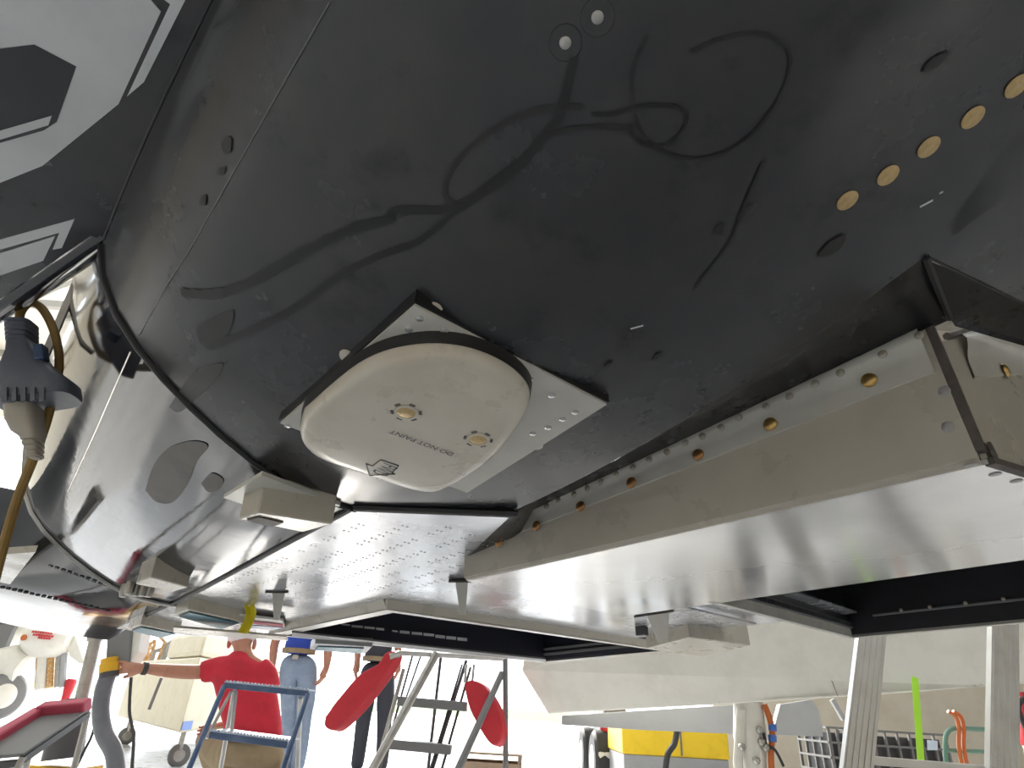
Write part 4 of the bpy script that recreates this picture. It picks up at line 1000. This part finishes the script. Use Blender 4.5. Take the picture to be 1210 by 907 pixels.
t = thing('canister', 'red canister with black hose and pale base by the ladder', 'canister', V((c.x, D, 0)))
MB().lathe((c.x, D, .62), UPZ, [(0, .08), (.02, .085), (.16, .085), (.22, .05), (.24, .03), (.28, .03)], 20).build('bottle', 'red', t, smooth=True)
MB().lathe((c.x, D, 0), UPZ, [(0, .10), (.30, .10), (.36, .09), (.62, .08)], 20).build('base', 'white_paint', t, smooth=True)
MB().tube(spline([V((c.x, D-.02, .88)), V((c.x-.12, D-.08, .80)), V((c.x-.10, D-.1, .60)), V((c.x-.06, D-.1, .5))], 6), .014, 8).build('hose', 'rubber', t, smooth=True)

# ================================================================== things on the left
# power cart
A_, B_, C_ = gz(138, 846, .3), gz(212, 866, .3), gz(330, 850, .3); D_ = A_+(C_-B_)
t = thing('power_cart', 'cream ground power cart on casters with blue stripe label', 'cart', V(((A_.x+C_.x)/2, (A_.y+C_.y)/2, 0)))
MB().hexa([A_, B_, C_, D_], [p+V((0, 0, .62)) for p in (A_, B_, C_, D_)]).build('body', 'cart_cream', t, bevel=.02)
tb, tc_ = B_+V((0, 0, .62)), C_+V((0, 0, .62)); ta, td = A_.lerp(B_, .55)+V((0, 0, .62)), D_.lerp(C_, .55)+V((0, 0, .62))
MB().hexa([ta, tb, tc_, td], [p+V((0, 0, .24)) for p in (ta, tb, tc_, td)]).build('hood', 'cart_cream', t, bevel=.05)
X = (C_-B_).normalized(); nB = X.cross(UPZ).normalized()
MB().prism([B_+X*.01+UPZ*.02+nB*.004, B_+X*.28+UPZ*.02+nB*.004, B_+X*.28+UPZ*.09+nB*.004, B_+X*.01+UPZ*.09+nB*.004], nB*.002).build('stripe_label', 'blue_label', t)
for p in (A_.lerp(C_, .08), B_.lerp(D_, .08), C_.lerp(A_, .08), D_.lerp(B_, .08)):
    wheel(t, V((p.x, p.y, .09)), V((.55, -.83, 0)).normalized(), .10, .05, 'mid_grey', 'steel', 'caster_tire')
    MB().bar(V((p.x, p.y, .14)), V((p.x, p.y, .31)), .05, .06, V((0, 1, 0))).build('caster_fork', 'steel', t, bevel=.004)
for k in range(9):                                              # pipework on the front deck
    p = A_.lerp(B_, .08+.045*k)+V((0, .05+.1*random.random(), .62)); h = .06+.16*random.random()
    MB().tube([p, p+V((.03*random.uniform(-1, 1), 0, h)), p+V((.1*random.uniform(-1, 1), .05, h+.05))], .016+.012*random.random(), 8).build('pipe', random.choice(['rust', 'mid_grey', 'steel', 'grey_paint']), t, smooth=True)
MB().tube(spline([gy(155, 800, 5.4), gy(153, 840, 5.4), gy(158, 870, 5.3), V((gy(175, 890, 5.2).x, 5.15, .02)), V((gy(220, 897, 5.2).x, 5.1, .02))], 6), .012, 8).build('cable', 'rubber', t, smooth=True)
MB().tube([gy(191, 800, 5.35), gy(176, 838, 5.35)], .012, 8).build('lever', 'mid_grey', t, smooth=True)
# air hose held by the kneeling person
D = 4.2
t = thing('air_hose', 'thick grey air hose with yellow collar held by the kneeling person', 'hose', V((gy(125, 880, D).x, D, 0)))
hp = spline([gy(128, 796, D), gy(122, 815, D), gy(119, 840, D), gy(123, 866, D), gy(135, 890, D), V((gy(152, 908, D).x, D-.05, .13)), V((gy(176, 915, D).x, D-.15, .055)), V((gy(185, 915, D).x, D-.45, .05)), V((gy(150, 915, D).x, D-.9, .05))], 7)
MB().tube(hp, .047, 14).build('hose', 'hose_grey', t, smooth=True)
MB().lathe(gy(129, 800, D), gy(130, 778, D)-gy(129, 800, D), [(0, .054), (.03, .054), (.03, .05), (.05, .05)], 18).build('clamp', 'dark_grey', t, smooth=True)
MB().lathe(gy(129, 794, D), gy(130, 778, D)-gy(129, 794, D), [(0, .056), (.05, .056), (.055, .05), (.08, .05)], 18).build('collar', 'ochre', t, smooth=True)
MB().hexa(gyl([(124, 782), (152, 784), (152, 784), (124, 782)], D)[:2]+[p+V((0, .16, 0)) for p in gyl([(152, 784), (124, 782)], D)], gyl([(127, 738), (156, 741)], D)+[p+V((0, .16, 0)) for p in gyl([(156, 741), (127, 738)], D)]).build('connector_box', 'mid_grey', t, bevel=.01)
MB().hexa(gyl([(153, 784), (163, 770)], D+.02)+[p+V((0, .12, 0)) for p in gyl([(163, 770), (153, 784)], D+.02)], gyl([(156, 741), (168, 742)], D+.02)+[p+V((0, .12, 0)) for p in gyl([(168, 742), (156, 741)], D+.02)]).build('guide_plate', 'white_paint', t)
# jack under the nose
D = 4.7
fb = gy(70, 900, D)
t = thing('aircraft_jack', 'aircraft jack with grey ram, black cylinder and yellow base plate', 'jack', V((fb.x, D, 0)))
MB().tube([gy(117, 735, D), gy(113, 755, D), gy(97, 822, D), gy(94, 838, D)], .042, 14).build('ram', 'steel', t, smooth=True)
MB().lathe(gy(113, 752, D), gy(97, 822, D)-gy(113, 752, D), [(0, .052), (.03, .052)], 14).build('ram_collar', 'steel', t, smooth=True)
ba, bt = gy(75, 892, D), gy(88, 826, D)
MB().lathe(ba-V((0, 0, .02)), bt-ba, [(0, .115), ((bt-ba).length*.8, .105), ((bt-ba).length*.86, .10), ((bt-ba).length*.97, .085), ((bt-ba).length*1.08, .05)], 22).build('cylinder', 'dark_grey', t, smooth=True)
bx = gyl([(26, 886), (104, 887), (98, 902), (30, 900)], D); zb = .05
MB().prism([V((p.x, p.y+(.25 if i < 2 else -.05), .0)) for i, p in enumerate(bx)], V((0, 0, .17))).build('base_plate', 'ochre', t, bevel=.006)
pts = spline([gy(113, 852, D-.2), gy(108, 870, D-.25), gy(98, 890, D-.3), V((gy(90, 905, D-.3).x, D-.35, .03))], 6)
MB().tube(pts, .008, 6).build('air_line', 'rubber', t, smooth=True)
# tilted padded creeper seat
D = 2.6
t = thing('creeper_seat', 'tilted grey creeper bed with dark red edge on a tube frame', 'seat', V((gy(40, 900, D).x, D, 0)))
q1, q2, q3 = gy(-40, 900, D), gy(47, 846, D+.35), gy(104, 841, D+.35)
q4 = q1+(q3-q2); nrm = (q2-q1).cross(q4-q1).normalized()
if nrm.z < 0: nrm = -nrm
MB().prism([q1, q2, q3, q4], nrm*.012).build('bed_panel', 'mid_grey', t, bevel=.003)
MB().bar(q1+nrm*.02, q2+nrm*.02, .05, .04, nrm).build('red_edge', 'pink_red', t, bevel=.008)
MB().bar(q2+nrm*.025, q3+nrm*.025, .06, .05, nrm).build('red_edge', 'pink_red', t, bevel=.008)
MB().bar(q4-nrm*.01, q3-nrm*.01, .016, .022, nrm).build('frame_tube', 'dark_grey', t)
MB().bar(q1-nrm*.02, q4-nrm*.02, .016, .022, nrm).build('frame_tube', 'dark_grey', t)
for p in (q1, q4): MB().tube([p, V((p.x-.05, p.y, .0))], .012, 8).build('leg', 'steel', t, smooth=True)
for p in (q2, q3): MB().tube([p, V((p.x+.02, p.y+.05, .0))], .012, 8).build('leg', 'steel', t, smooth=True)
MB().prism([q2.lerp(q1, .1).lerp(q3.lerp(q4, .1), .25)-nrm*.001, q2.lerp(q1, .1).lerp(q3.lerp(q4, .1), .75)-nrm*.001, q2.lerp(q1, .25).lerp(q3.lerp(q4, .25), .75)-nrm*.001, q2.lerp(q1, .25).lerp(q3.lerp(q4, .25), .25)-nrm*.001], -nrm*.001).build('sticker', 'glass_pale', t)
# second aircraft out on the apron: its gear, pod and doors
D = 12.0
t = thing('parked_aircraft', 'white parked aircraft outside: gear leg, wheel, pod with red lettering', 'aircraft', V((gy(40, 820, D).x, D, 0)))
def q(x, y, d=D): return gy(x, y, d)
X = V((1, 0, 0))
MB().ball(q(10, 752, D+1.2), .9, 1.6, .42, n=24, k=14).build('fuselage', 'white_paint', t, smooth=True)
pod = MB().tube([q(28, 756), q(34, 755), q(45, 755), q(60, 756), q(76, 757), q(84, 758)], [.08, .22, .30, .31, .27, .18], 20).build('pod', 'white_paint', t, smooth=True)
for (ya, xa, n_) in [(746, 39, 8), (749.5, 40, 8), (753, 46, 5)]:
    for k in range(n_): MB().box(q(xa+k*3.1, ya+k*.3, D-.33), .035, .01, .035).build('red_letter', 'red', pod)
MB().lathe(q(28.5, 753, D-.3), V((0, -1, 0)), [(0, .05), (.02, .05)], 12).build('marker', 'orange', pod)
MB().tube([q(45, 738), q(44, 730)], .03, 8).build('pylon', 'dark_grey', t); MB().tube([q(62, 742), q(66, 731)], .04, 8).build('pylon', 'dark_grey', t)
wc = q(14, 800); wheel(t, V((wc.x, D-.1, .37)), V((.85, -.5, 0)).normalized(), .37, .26, 'mid_grey', 'white_paint')
MB().tube([q(30, 790), q(14, 785), q(4, 788)], [.25, .33, .33], 18).build('wheel_cover', 'white_paint', t, smooth=True)
MB().tube([q(52, 770), q(50, 795), q(48, 815)], .09, 10).build('gear_leg', 'white_paint', t, smooth=True)
for (x, m_) in [(47, 'rust'), (61, 'rust'), (70, 'steel'), (76, 'grey_paint')]:
    MB().tube([q(x, 772), q(x-1, 790), q(x-2, 812)], .055, 8).build('actuator', m_, t, smooth=True)
MB().prism([q(75, 742), q(86, 746), q(100, 783), q(94, 784), q(82, 775)], V((0, .08, 0))).build('gear_door', 'white_paint', t)
MB().prism([q(-5, 790), q(0, 722), q(28, 722), q(14, 745)], V((0, .1, 0))).build('door', 'mid_grey', t)
MB().lathe(q(79, 820), UPZ, [(-.1, .06), (.2, .09), (.24, .07)], 12).build('red_cap', 'red', t, smooth=True)
MB().tube([q(79, 822), V((q(79, 822).x, D, 0))], .04, 8).build('prop', 'steel', t)
MB().hexa([q(-40, 735), q(120, 742), q(120, 742)+V((0, 1, 0)), q(-40, 735)+V((0, 1, 0))], [q(-40, 715), q(120, 728), q(120, 728)+V((0, 1, 0)), q(-40, 715)+V((0, 1, 0))]).build('wing', 'white_paint', t)
